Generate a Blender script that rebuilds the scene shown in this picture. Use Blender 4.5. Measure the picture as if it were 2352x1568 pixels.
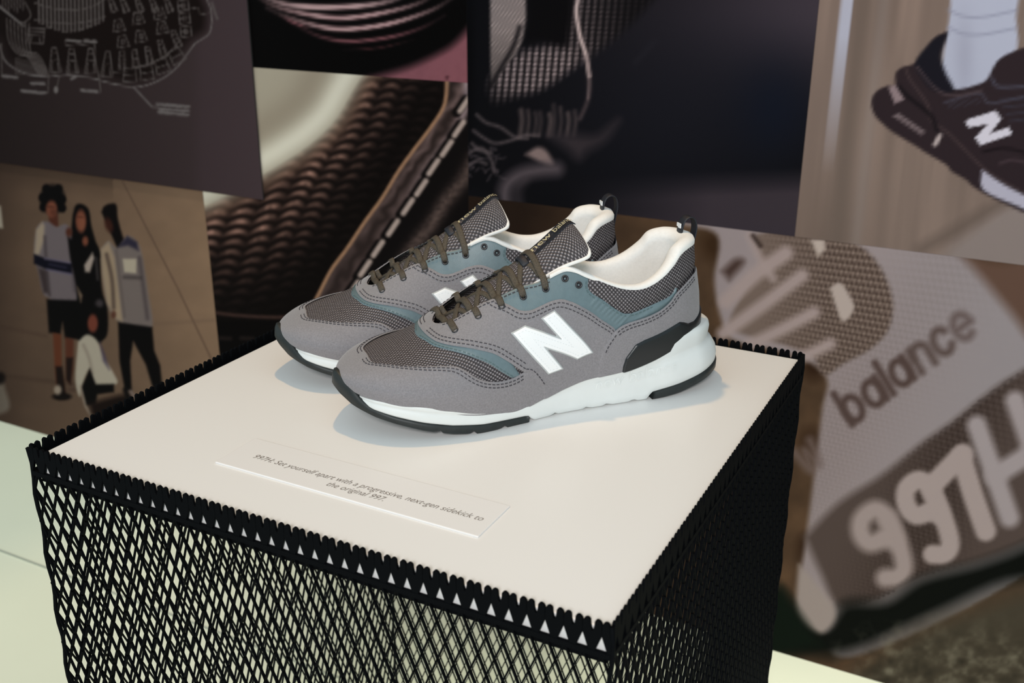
import bpy, math, random
import numpy as np

# ---------------------------------------------------------------- scene, camera, light
for o in list(bpy.data.objects):
    bpy.data.objects.remove(o, do_unlink=True)
SC = bpy.context.scene
COL = SC.collection
BT = 0.70                                   # height of the display board's top face
cam_d = bpy.data.cameras.new('camera'); cam = bpy.data.objects.new('camera', cam_d); COL.objects.link(cam)
CR = np.array([[0.88777886, 0.46024671, 0.00465281],
               [0.16858772, -0.31575258, -0.93374433],
               [-0.42828363, 0.82974289, -0.35791041]])
CP = np.array([0.58142842, -0.42255773, 0.33040559 + BT])
from mathutils import Matrix, Vector
rt, up, bk = CR[0], -CR[1], -CR[2]
cam.matrix_world = Matrix(((rt[0], up[0], bk[0], CP[0]), (rt[1], up[1], bk[1], CP[1]),
                           (rt[2], up[2], bk[2], CP[2]), (0, 0, 0, 1)))
cam_d.sensor_width = 36.0
cam_d.lens = 36.0 * 2405.45 / 2352.0
cam_d.clip_start = 0.02
cam_d.dof.use_dof = True
cam_d.dof.focus_distance = 0.76
cam_d.dof.aperture_fstop = 11.0
SC.camera = cam
SC.view_settings.view_transform = 'Standard'
SC.view_settings.look = 'None'
SC.view_settings.exposure = 0.0
SC.view_settings.gamma = 1.0
SC.view_settings.use_curve_mapping = False

W = bpy.data.worlds.new('world'); SC.world = W; W.use_nodes = True
W.node_tree.nodes['Background'].inputs[0].default_value = (0.60, 0.77, 0.82, 1)
W.node_tree.nodes['Background'].inputs[1].default_value = 0.66

def lamp(name, kind, loc, target, power, color, size):
    d = bpy.data.lights.new(name, kind); o = bpy.data.objects.new(name, d); COL.objects.link(o)
    o.location = loc
    v = Vector(target) - Vector(loc)
    o.rotation_euler = v.to_track_quat('-Z', 'Y').to_euler()
    d.energy = power; d.color = color
    if kind == 'AREA':
        d.shape = 'DISK'; d.size = size
    else:
        d.shadow_soft_size = size
    return o, d
# warm ceiling spotlight a little behind and left of the plinth
o, d = lamp('ceiling_spot', 'SPOT', (-0.02, 0.42, 2.05), (0.24, 0.24, BT), 24, (1.0, 0.60, 0.24), 0.028)
d.spot_size = math.radians(80); d.spot_blend = 0.3
# neutral display lamp on a stand behind the photographer
lamp('display_lamp', 'AREA', (1.00, -1.62, 1.80), (0.15, 0.3, 0.75), 32, (1.0, 0.975, 0.965), 0.5)
# lamp fixed inside the plinth, under the acrylic top, shining down
_, d = lamp('plinth_lamp', 'SPOT', (0.21, 0.21, BT - .04), (0.21, 0.21, 0), 22, (0.96, 1.0, 0.74), 0.06)
d.spot_size = math.radians(105); d.spot_blend = 0.5
# downlights close to the wall, on either side of the plinth
for (x, y), (u, v), e, cone in (((-1.05, .66), (-1.05, .74), 105, 46), ((.74, .80), (.62, .88), 165, 28)):
    o, d = lamp('wall_downlight', 'SPOT', (x, y, 2.6), (u, v, 0), e, (1.0, 1.0, 0.84), 0.05)
    d.spot_size = math.radians(cone); d.spot_blend = 0.9

# ---------------------------------------------------------------- helpers
def srgb(r, g, b):
    c = np.array([r, g, b], float) / 255.0
    return np.where(c <= .04045, c / 12.92, ((c + .055) / 1.055) ** 2.4)

def mesh_np(name, V, F, mat, parent=None, smooth=True, uv=None, col=None, loc=None):
    """V (n,3) metres, F list/array of tris or quads (or list of both arrays)"""
    me = bpy.data.meshes.new(name)
    V = np.asarray(V, np.float32).reshape(-1, 3)
    if isinstance(F, np.ndarray): F = [F]
    blocks = [np.asarray(f, np.int32) for f in F if len(f)]
    loops = np.concatenate([b.ravel() for b in blocks])
    tot = np.concatenate([np.full(len(b), b.shape[1], np.int32) for b in blocks])
    start = np.concatenate([[0], np.cumsum(tot)[:-1]]).astype(np.int32)
    me.vertices.add(len(V)); me.vertices.foreach_set('co', V.ravel())
    me.loops.add(len(loops)); me.loops.foreach_set('vertex_index', loops)
    me.polygons.add(len(tot)); me.polygons.foreach_set('loop_start', start)
    me.update(calc_edges=True)
    me.polygons.foreach_set('use_smooth', np.full(len(tot), smooth, bool))
    if uv is not None:
        l = me.uv_layers.new(name='uv'); l.data.foreach_set('uv', np.asarray(uv, np.float32)[loops].ravel())
    if col is not None:
        a = me.color_attributes.new('print', 'FLOAT_COLOR', 'POINT')
        c4 = np.ones((len(V), 4), np.float32); c4[:, :3] = col
        a.data.foreach_set('color', c4.ravel())
    me.validate(); me.update()
    if mat: me.materials.append(mat)
    o = bpy.data.objects.new(name, me); COL.objects.link(o)
    if parent: o.parent = parent
    if loc is not None: o.location = loc
    return o

def poly_obj(name, verts, faces, mat, parent=None, smooth=False, loc=None):
    me = bpy.data.meshes.new(name); me.from_pydata([tuple(v) for v in verts], [], [tuple(f) for f in faces]); me.update()
    for p in me.polygons: p.use_smooth = smooth
    me.materials.append(mat)
    o = bpy.data.objects.new(name, me); COL.objects.link(o)
    if parent: o.parent = parent
    if loc is not None: o.location = loc
    return o

def tag(o, label=None, cat=None, group=None, kind=None):
    if label: o['label'] = label
    if cat: o['category'] = cat
    if group: o['group'] = group
    if kind: o['kind'] = kind
    return o

def empty(name, loc=(0, 0, 0), rz=0.0):
    o = bpy.data.objects.new(name, None); COL.objects.link(o); o.location = loc; o.rotation_euler = (0, 0, rz)
    o.empty_display_size = 0.05
    return o

def boxes(B):
    """list of (centre, half, 3x3 axes or None) -> V,F"""
    V = []; F = []
    q = np.array([[-1, -1, -1], [1, -1, -1], [1, 1, -1], [-1, 1, -1], [-1, -1, 1], [1, -1, 1], [1, 1, 1], [-1, 1, 1]], float)
    f = np.array([[0, 3, 2, 1], [4, 5, 6, 7], [0, 1, 5, 4], [1, 2, 6, 5], [2, 3, 7, 6], [3, 0, 4, 7]])
    for k, (c, h, A) in enumerate(B):
        p = q * np.asarray(h)
        if A is not None: p = p @ np.asarray(A)
        V.append(p + np.asarray(c)); F.append(f + 8 * k)
    return np.concatenate(V), np.concatenate(F)

def bevel_box(name, c, h, bev, mat, parent=None):
    V, F = boxes([(c, h, None)])
    o = mesh_np(name, V, F, mat, parent, smooth=False)
    m = o.modifiers.new('bevel', 'BEVEL'); m.width = bev; m.segments = 3
    return o

def sweep(path, half_w, half_t, wdir, n=10, closed_ends=True):
    """elliptic/rounded strip swept along path (m,3); wdir (m,3) width direction"""
    path = np.asarray(path, float); m = len(path)
    T = np.gradient(path, axis=0); T /= np.linalg.norm(T, axis=1)[:, None] + 1e-12
    Wd = np.asarray(wdir, float) * np.ones((m, 1)); Wd = Wd - (Wd * T).sum(1)[:, None] * T
    Wd /= np.linalg.norm(Wd, axis=1)[:, None] + 1e-12
    N = np.cross(T, Wd)
    a = np.arange(n) / n * 2 * np.pi
    ca = np.sign(np.cos(a)) * np.abs(np.cos(a)) ** .6; sa = np.sign(np.sin(a)) * np.abs(np.sin(a)) ** .6
    hw = np.ones(m) * half_w; ht = np.ones(m) * half_t
    V = path[:, None] + ca[None, :, None] * hw[:, None, None] * Wd[:, None] + sa[None, :, None] * ht[:, None, None] * N[:, None]
    i = np.arange(m - 1)[:, None] * n; j = np.arange(n)[None]; j2 = (j + 1) % n
    F = np.stack([i + j, i + j2, i + n + j2, i + n + j], -1).reshape(-1, 4)
    V = V.reshape(-1, 3); Fs = [F]
    if closed_ends:
        k = len(V); V = np.concatenate([V, path[:1], path[-1:]])
        jj = np.arange(n); jn = (jj + 1) % n
        Fs.append(np.concatenate([np.stack([np.full(n, k), jn, jj], 1), np.stack([np.full(n, k + 1), (m - 1) * n + jj, (m - 1) * n + jn], 1)]))
    return V, Fs

def join(parts):
    """[(V,[F..])...] -> V,[quads,tris]"""
    V = []; Q = []; T = []; k = 0
    for v, fs in parts:
        if isinstance(fs, np.ndarray): fs = [fs]
        V.append(v)
        for f in fs: (Q if f.shape[1] == 4 else T).append(f + k)
        k += len(v)
    out = []
    if Q: out.append(np.concatenate(Q))
    if T: out.append(np.concatenate(T))
    return np.concatenate(V), out

def text_mesh(s, size=1.0, shear=0.0, spacing=1.0, res=3):
    """flat text -> verts (n,2), tris"""
    cu = bpy.data.curves.new('lettering', 'FONT'); cu.body = s; cu.size = size; cu.shear = shear; cu.space_character = spacing
    cu.resolution_u = res
    o = bpy.data.objects.new('lettering', cu); COL.objects.link(o)
    dg = bpy.context.evaluated_depsgraph_get(); me = o.evaluated_get(dg).to_mesh()
    me.calc_loop_triangles()
    V = np.array([v.co[:2] for v in me.vertices]); F = np.array([t.vertices[:] for t in me.loop_triangles])
    o.evaluated_get(dg).to_mesh_clear()
    bpy.data.objects.remove(o); bpy.data.curves.remove(cu)
    return V, F

# ---------------------------------------------------------------- materials
def mat(name, rgb, rough=.6, spec=.5, noise=0.0, nscale=200, bump=0.0, bscale=400, sheen=0.0, metal=0.0, coord='Object'):
    m = bpy.data.materials.new(name); m.use_nodes = True; nt = m.node_tree; b = nt.nodes['Principled BSDF']
    b.inputs['Roughness'].default_value = rough; b.inputs['Specular IOR Level'].default_value = spec
    b.inputs['Metallic'].default_value = metal
    if sheen:
        b.inputs['Sheen Weight'].default_value = sheen; b.inputs['Sheen Roughness'].default_value = .5
    c = tuple(rgb) + (1,)
    b.inputs['Base Color'].default_value = c
    tc = nt.nodes.new('ShaderNodeTexCoord')
    if noise:
        n = nt.nodes.new('ShaderNodeTexNoise'); n.inputs['Scale'].default_value = nscale; n.inputs['Detail'].default_value = 5
        nt.links.new(tc.outputs[coord], n.inputs['Vector'])
        r = nt.nodes.new('ShaderNodeMapRange'); r.inputs['From Min'].default_value = .3; r.inputs['From Max'].default_value = .7
        r.inputs['To Min'].default_value = 1 - noise; r.inputs['To Max'].default_value = 1 + noise
        nt.links.new(n.outputs['Fac'], r.inputs['Value'])
        mx = nt.nodes.new('ShaderNodeVectorMath'); mx.operation = 'SCALE'; mx.inputs[0].default_value = c[:3]
        nt.links.new(r.outputs['Result'], mx.inputs['Scale']); nt.links.new(mx.outputs['Vector'], b.inputs['Base Color'])
    if bump:
        n2 = nt.nodes.new('ShaderNodeTexNoise'); n2.inputs['Scale'].default_value = bscale; n2.inputs['Detail'].default_value = 4
        nt.links.new(tc.outputs[coord], n2.inputs['Vector'])
        bp = nt.nodes.new('ShaderNodeBump'); bp.inputs['Strength'].default_value = bump; bp.inputs['Distance'].default_value = .0006
        nt.links.new(n2.outputs['Fac'], bp.inputs['Height']); nt.links.new(bp.outputs['Normal'], b.inputs['Normal'])
    return m

def knit_mat(name, dark, mid, light, pitch=2.3, rowp=2.1):
    """woven fabric from the surface's own uv (millimetres): staggered bright nubs over a dark ground"""
    m = bpy.data.materials.new(name); m.use_nodes = True; nt = m.node_tree; b = nt.nodes['Principled BSDF']
    L = nt.links.new
    uv = nt.nodes.new('ShaderNodeUVMap'); uv.uv_map = 'uv'
    sx = nt.nodes.new('ShaderNodeSeparateXYZ'); L(uv.outputs[0], sx.inputs[0])
    def mth(op, a, bb=None):
        n = nt.nodes.new('ShaderNodeMath'); n.operation = op
        for i, v in enumerate((a, bb)):
            if v is None: continue
            if isinstance(v, (int, float)): n.inputs[i].default_value = v
            else: L(v, n.inputs[i])
        return n.outputs[0]
    u = mth('MULTIPLY', sx.outputs[0], math.pi / pitch); v = mth('MULTIPLY', sx.outputs[1], math.pi / rowp)
    h = mth('MULTIPLY', mth('SINE', u), mth('SINE', v)); h = mth('MULTIPLY', h, h)
    h2 = mth('MULTIPLY', mth('COSINE', u), mth('COSINE', v)); h2 = mth('MULTIPLY', h2, h2)
    hh = mth('MAXIMUM', h, h2)
    no = nt.nodes.new('ShaderNodeTexNoise'); no.inputs['Scale'].default_value = .35; no.inputs['Detail'].default_value = 3
    L(uv.outputs[0], no.inputs['Vector'])
    hn = mth('ADD', hh, mth('MULTIPLY', mth('SUBTRACT', no.outputs['Fac'], .5), .35))
    cr = nt.nodes.new('ShaderNodeValToRGB'); L(hn, cr.inputs[0])
    e = cr.color_ramp.elements
    e[0].position = .28; e[0].color = tuple(dark) + (1,)
    e[1].position = .95; e[1].color = tuple(light) + (1,)
    x = e.new(.6); x.color = tuple(mid) + (1,)
    L(cr.outputs[0], b.inputs['Base Color'])
    b.inputs['Roughness'].default_value = .55; b.inputs['Specular IOR Level'].default_value = .45
    bp = nt.nodes.new('ShaderNodeBump'); bp.inputs['Strength'].default_value = .7; bp.inputs['Distance'].default_value = .0008
    L(hh, bp.inputs['Height']); L(bp.outputs[0], b.inputs['Normal'])
    return m

M = {}
M['suede'] = mat('grey_suede', (.240, .226, .236), .9, .15, .13, 900, .35, 1600, .25)
M['teal'] = mat('teal_synthetic', (.132, .185, .203), .42, .45, .05, 300, .15, 1500)
M['white'] = mat('white_foam', (.74, .76, .745), .5, .4, .02, 60)
M['lining'] = mat('cream_lining', (.84, .82, .79), .85, .2, .03, 500, .2, 2500, .2)
M['insole'] = mat('pale_insole', (.75, .78, .76), .8, .2)
M['rubber'] = mat('black_rubber', (.020, .024, .024), .5, .4, .15, 200)
M['clip'] = mat('black_plastic', (.012, .014, .016), .32, .5)
M['logo'] = mat('white_reflective', (.93, .93, .93), .4, .5)
M['logo_edge'] = mat('pale_grey_edge', (.45, .47, .47), .5, .4)
M['thread'] = mat('dark_thread', (.062, .058, .065), .8, .2)
M['pale_thread'] = mat('pale_thread', (.74, .76, .76), .7, .2)
M['thread_teal'] = mat('teal_thread', (.10, .15, .155), .8, .2)
M['knit'] = knit_mat('woven_fabric', (.028, .023, .026), (.115, .10, .105), (.31, .28, .29), 3.3, 3.0)
M['lace'] = mat('brown_lace', (.070, .055, .038), .6, .5, .5, 1400, .8, 1800)
M['webbing'] = mat('black_webbing', (.012, .013, .020), .45, .5, .3, 1500, .5, 2200)
M['yellow'] = mat('pale_yellow_thread', (.55, .48, .30), .7, .3)
M['metal'] = mat('eyelet_metal', (.05, .05, .055), .35, .6, metal=.6)
M['board'] = mat('white_acrylic', (.84, .83, .815), .32, .45)
M['card'] = mat('clear_acrylic', (.835, .822, .812), .28, .45)
M['ink'] = mat('dark_ink', (.22, .19, .17), .7, .2)
M['mesh'] = mat('black_powder_coat', (.0022, .0026, .0034), .75, .05)
M['floor'] = mat('white_floor', (.74, .76, .63), .45, .4, .02, 5)
M['joint'] = mat('floor_joint', (.40, .42, .36), .6, .3)
M['wall'] = mat('dark_wall', (.05, .045, .045), .8, .2)
pm = bpy.data.materials.new('printed_vinyl'); pm.use_nodes = True
_b = pm.node_tree.nodes['Principled BSDF']; _a = pm.node_tree.nodes.new('ShaderNodeVertexColor'); _a.layer_name = 'print'
pm.node_tree.links.new(_a.outputs[0], _b.inputs['Base Color']); _b.inputs['Roughness'].default_value = .75; _b.inputs['Specular IOR Level'].default_value = .05
M['print'] = pm

# ---------------------------------------------------------------- setting
WY = 0.965                                              # wall plane
V, F = boxes([((-.3, 0.0, -.02), (3.2, 2.6, .02), None)])
tag(mesh_np('floor', V, F, M['floor'], smooth=False), kind='structure')
V, F = boxes([((-.3, WY + .06, 1.6), (3.2, .05, 1.6), None)])
tag(mesh_np('wall_back', V, F, M['wall'], smooth=False), kind='structure')
V, F = boxes([((-.9, 0.598, .0012), (2.5, .0016, .0012), None)])
tag(mesh_np('trim_1', V, F, M['joint'], smooth=False), kind='structure')
# ---------------------------------------------------------------- printed panels on the wall
# The prints are drawn in sheet units (su); HW maps wall coordinates (x, z in metres) to sheet units.
HW = np.array([[922.40337758, -231.58931823, 1335.95964433], [39.42918532, -1428.2075706, 1363.21003536], [-0.24208779, -0.20230925, 1.0]])
GAIN = np.array([0.99, 0.97, 0.88])                                                # light falling on the wall, to get ink values from sheet colours
def wall_to_sheet(x, z):
    p = np.stack([x, z, np.ones_like(x)], -1) @ HW.T
    return p[..., 0] / p[..., 2], p[..., 1] / p[..., 2]
_rng = np.random.default_rng(7); _tab = _rng.random((256, 256))
def vnoise(u, v):
    i = np.floor(u).astype(int); j = np.floor(v).astype(int); a = u - i; b = v - j
    a = a * a * (3 - 2 * a); b = b * b * (3 - 2 * b); g = lambda p, q: _tab[p % 256, q % 256]
    return (g(i, j) * (1 - a) + g(i + 1, j) * a) * (1 - b) + (g(i, j + 1) * (1 - a) + g(i + 1, j + 1) * a) * b
def fbm(u, v): return .55 * vnoise(u, v) + .3 * vnoise(u * 2.1, v * 2.1) + .15 * vnoise(u * 4.3, v * 4.3)
class Ink:
    def __init__(s, U, V, rgb):
        s.U, s.V = U, V; s.c = np.tile(np.asarray(rgb, float), (len(U), 1))
    def mix(s, m, rgb):
        m = np.clip(m, 0, 1)[:, None]; s.c = s.c * (1 - m) + np.asarray(rgb, float) * m
    def d_poly(s, P):
        P = np.asarray(P, float); x, y = s.U, s.V; best = np.full(len(x), 1e12); ins = np.zeros(len(x), bool)
        for (ax, ay), (bx, by) in zip(P, np.roll(P, -1, 0)):
            dx, dy = bx - ax, by - ay; L2 = dx * dx + dy * dy
            if L2 < 1e-9: continue
            t = np.clip(((x - ax) * dx + (y - ay) * dy) / L2, 0, 1); best = np.minimum(best, (x - ax - t * dx) ** 2 + (y - ay - t * dy) ** 2)
            if ay != by: ins ^= ((ay > y) != (by > y)) & (x < (bx - ax) * (y - ay) / (by - ay) + ax)
        d = np.sqrt(best); return np.where(ins, d, -d)
    def d_line(s, P):
        P = np.asarray(P, float); x, y = s.U, s.V; best = np.full(len(x), 1e12)
        for (ax, ay), (bx, by) in zip(P[:-1], P[1:]):
            dx, dy = bx - ax, by - ay; L2 = max(dx * dx + dy * dy, 1e-9)
            t = np.clip(((x - ax) * dx + (y - ay) * dy) / L2, 0, 1); best = np.minimum(best, (x - ax - t * dx) ** 2 + (y - ay - t * dy) ** 2)
        return np.sqrt(best)
    def sub(s, P, r):
        """restrict heavy work to the neighbourhood of points P"""
        P = np.asarray(P, float); lo = P.min(0) - r; hi = P.max(0) + r
        return np.where((s.U > lo[0]) & (s.U < hi[0]) & (s.V > lo[1]) & (s.V < hi[1]))[0]
    def local(s, k):
        o = Ink.__new__(Ink); o.U, o.V, o.c = s.U[k], s.V[k], s.c[k]; return o
    def poly(s, P, rgb, soft=3., a=1.):
        k = s.sub(P, soft + 2)
        if not len(k): return
        o = s.local(k); d = o.d_poly(P); o.mix(a * np.clip(.5 + d / (2 * soft), 0, 1), rgb); s.c[k] = o.c
    def line(s, P, w, rgb, soft=2., a=1.):
        k = s.sub(P, w + soft + 2)
        if not len(k): return
        o = s.local(k); d = o.d_line(P); o.mix(a * np.clip(.5 + (w / 2 - d) / (2 * soft), 0, 1), rgb); s.c[k] = o.c
    def blob(s, cx, cy, rx, ry, rgb, soft=.25, a=1., rot=0.):
        c, n = math.cos(rot), math.sin(rot); x = s.U - cx; y = s.V - cy
        r = np.hypot((x * c + y * n) / rx, (-x * n + y * c) / ry); s.mix(a * np.clip(.5 + (1 - r) / (2 * soft), 0, 1), rgb)
def smooth(P, n=6):
    P = np.asarray(P, float); Q = np.concatenate([[2 * P[0] - P[1]], P, [2 * P[-1] - P[-2]]]); out = []
    for i in range(len(P) - 1):
        p0, p1, p2, p3 = Q[i:i + 4]; t = np.linspace(0, 1, n, endpoint=False)[:, None]
        out.append(.5 * ((2 * p1) + (-p0 + p2) * t + (2 * p0 - 5 * p1 + 4 * p2 - p3) * t ** 2 + (-p0 + 3 * p1 - 3 * p2 + p3) * t ** 3))
    return np.concatenate(out + [P[-1:]])
def T(s, ox, oy): return lambda *P: [(p[0] / s + ox, p[1] / s + oy) for p in P]
def arc(cx, cy, rx, ry, a0, a1, n=14):
    a = np.radians(np.linspace(a0, a1, n)); return [(cx + rx * math.cos(t), cy + ry * math.sin(t)) for t in a]

def paint_plan(I):
    """white line drawing of a site plan on dark brown"""
    t = T(3.267, 0, 0)
    U, V = I.U, I.V
    g = np.clip((U + 100) / 700, 0, 1.2); I.c[:] = np.array([30, 21, 19]) + g[:, None] * np.array([33, 28, 30]) + np.clip((U - 440) / 30, 0, 1)[:, None] * np.array([4, 3, 4])
    edge = smooth(t((-300, -200), (-200, 150), (-60, 280), (0, 330), (40, 440), (100, 500), (200, 550), (320, 570), (480, 565), (560, 568), (700, 585), (850, 625), (1000, 650), (1120, 635), (1250, 575), (1350, 490), (1410, 410), (1470, 330), (1530, 290), (1580, 250), (1597, 180), (1595, 80), (1565, 0), (1500, -200), (1200, -350)))
    inner = np.concatenate([edge * [.96, .96] + [8, -4], t((600, -500))])
    I.poly(inner, (20, 11, 9), 14)
    w = (104, 94, 90); w2 = (84, 74, 70)
    I.line(edge, 2.6, w, 1.3)
    def quad(cx, cy, a, h, w0, w1, cross=1, col=w2):
        ca, sa = math.cos(a), math.sin(a); f = lambda x, y: (cx + x * ca - y * sa, cy + x * sa + y * ca)
        q = [f(-w0, -h), f(w0, -h), f(w1, h), f(-w1, h)]
        I.line(t(*(q + q[:1])), 2.2, col, 1.3)
        if cross:
            I.line(t(f(-(w0 + w1) / 2, 0), f((w0 + w1) / 2, 0)), 2.2, col, 1.3)
            if cross > 1: I.line(t(f(-w0 * .9, -h * .55), f(w0 * .9, -h * .55)), 2, col, 1.3); I.line(t(f(-w1 * .5, h * .2), f(-w1 * .6, h)), 2, col, 1.3); I.line(t(f(w1 * .5, h * .2), f(w1 * .6, h)), 2, col, 1.3)
    for cx, cy, a in ((420, 450, -.06), (550, 455, -.05), (690, 455, .0), (815, 480, .05), (925, 450, -.02), (1025, 440, -.1), (1125, 415, -.18), (1225, 365, -.28), (1330, 290, -.4)):
        quad(cx, cy, a, 92 if cx < 860 else 65, 16, 44 if cx < 860 else 26, 2)
    for cx, cy, a in ((985, 560, .0), (1110, 545, -.12), (1225, 495, -.3), (1335, 420, -.5)): quad(cx, cy, a, 52, 42, 52, 1)
    for cx, cy in ((900, 190), (1045, 135), (1205, 100), (930, 310), (1065, 270), (1225, 205)):
        quad(cx, cy, -.15, 42, 26, 46, 0); quad(cx + 4, cy, -.15, 15, 8, 14, 0)
    for cx, cy in ((1385, 40), (1395, 135), (1405, 235)): quad(cx, cy, -.1, 40, 36, 42, 1); quad(cx, cy, -.1, 14, 12, 14, 0)
    for cx in (850, 940, 1050, 1160, 1270): quad(cx, 30, -.35, 60, 10, 24, 2)
    I.line(smooth(t((1000, 510), (1150, 470), (1270, 400), (1360, 300))), 2, w2, 1.3)
    for k in range(17):                                                           # comb of long blocks
        x = 300 + 30 * k; b = 150 + 85 * math.sin((x - 270) / 520 * math.pi)
        I.line(t((x, -80), (x + 4, b)), 4.2, w2, 1.6)
        if k % 2: I.line(t((x - 30, b), (x + 4, b)), 2.2, w2, 1.3)
    for dy in (0, 130): I.line(smooth(t((270, 20 + dy), (400, 60 + dy * .8), (560, 75 + dy * .75), (700, 50 + dy * .8), (800, -10 + dy))), 2.2, w2, 1.3)
    for k in range(3): I.line(t((-10 + 12 * k, 30 + 14 * k), (165 + 12 * k, 175 + 10 * k)), 2.4, w, 1.3)
    for k in range(7): I.line(smooth(t((60 + 28 * k, 140 + 6 * k), (75 + 27 * k, 300 + 14 * k), (140 + 24 * k, 400), (220 + 18 * k, 430 + 4 * k), (300 + 12 * k, 560))), 2.4, w2, 1.4)
    for k in range(8): I.line(t((30 + 22 * k, -40), (30 + 22 * k, 60 + 15 * (k % 3))), 2.2, w2, 1.4)
    for k in range(14): I.line(t((130 + 17 * k, 430 + 5 * k), (130 + 17 * k, 555)), 1.8, w2, 1.4)
    quad(280, 265, .1, 55, 60, 60, 2)
    I.line(smooth(t((160, 190), (240, 120), (200, 20))), 2.4, w2, 1.4)
    # leader lines and captions too small to read
    I.line(t((1015, 655), (1150, 800), (1195, 805)), 3, w, 1.3)
    for P in (((20, 330), (25, 570)), ((375, 560), (370, 695), (330, 695)), ((455, 570), (440, 640)), ((755, 590), (765, 690), (730, 690)), ((500, 300), (505, 340), (720, 330), (725, 450), (755, 590)), ((1595, 95), (1510, 110), (1500, 55), (1380, 75)), ((860, 540), (960, 540))): I.line(t(*P), 2, w2, 1.2)
    r = random.Random(3)
    def words(x0, y0, x1, y1, n, col=w):
        for k in range(n):
            a = k / n; x = x0 + (x1 - x0) * a; y = y0 + (y1 - y0) * a; d = (x1 - x0) / n * .62; e = (y1 - y0) / n * .62
            I.line(t((x, y + r.uniform(-3, 3)), (x + d, y + e + r.uniform(-3, 3))), r.uniform(4, 6.5), col, 1.8, .9)
    words(1185, 780, 1435, 800, 16); words(1205, 815, 1432, 833, 14); words(1195, 838, 1430, 862, 15)
    for q in ((30, 570, 145, 580, 9), (170, 680, 355, 697, 13), (240, 622, 350, 628, 8), (620, 675, 745, 688, 9), (510, 300, 620, 312, 8), (640, 305, 735, 312, 7), (545, 590, 580, 575, 4)): words(*q)
    I.line(t((1600, 20), (1625, 100), (1640, 140)), 5, w2, 2); I.blob(430 / 3.267, 672 / 3.267, 5, 8, w)

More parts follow.
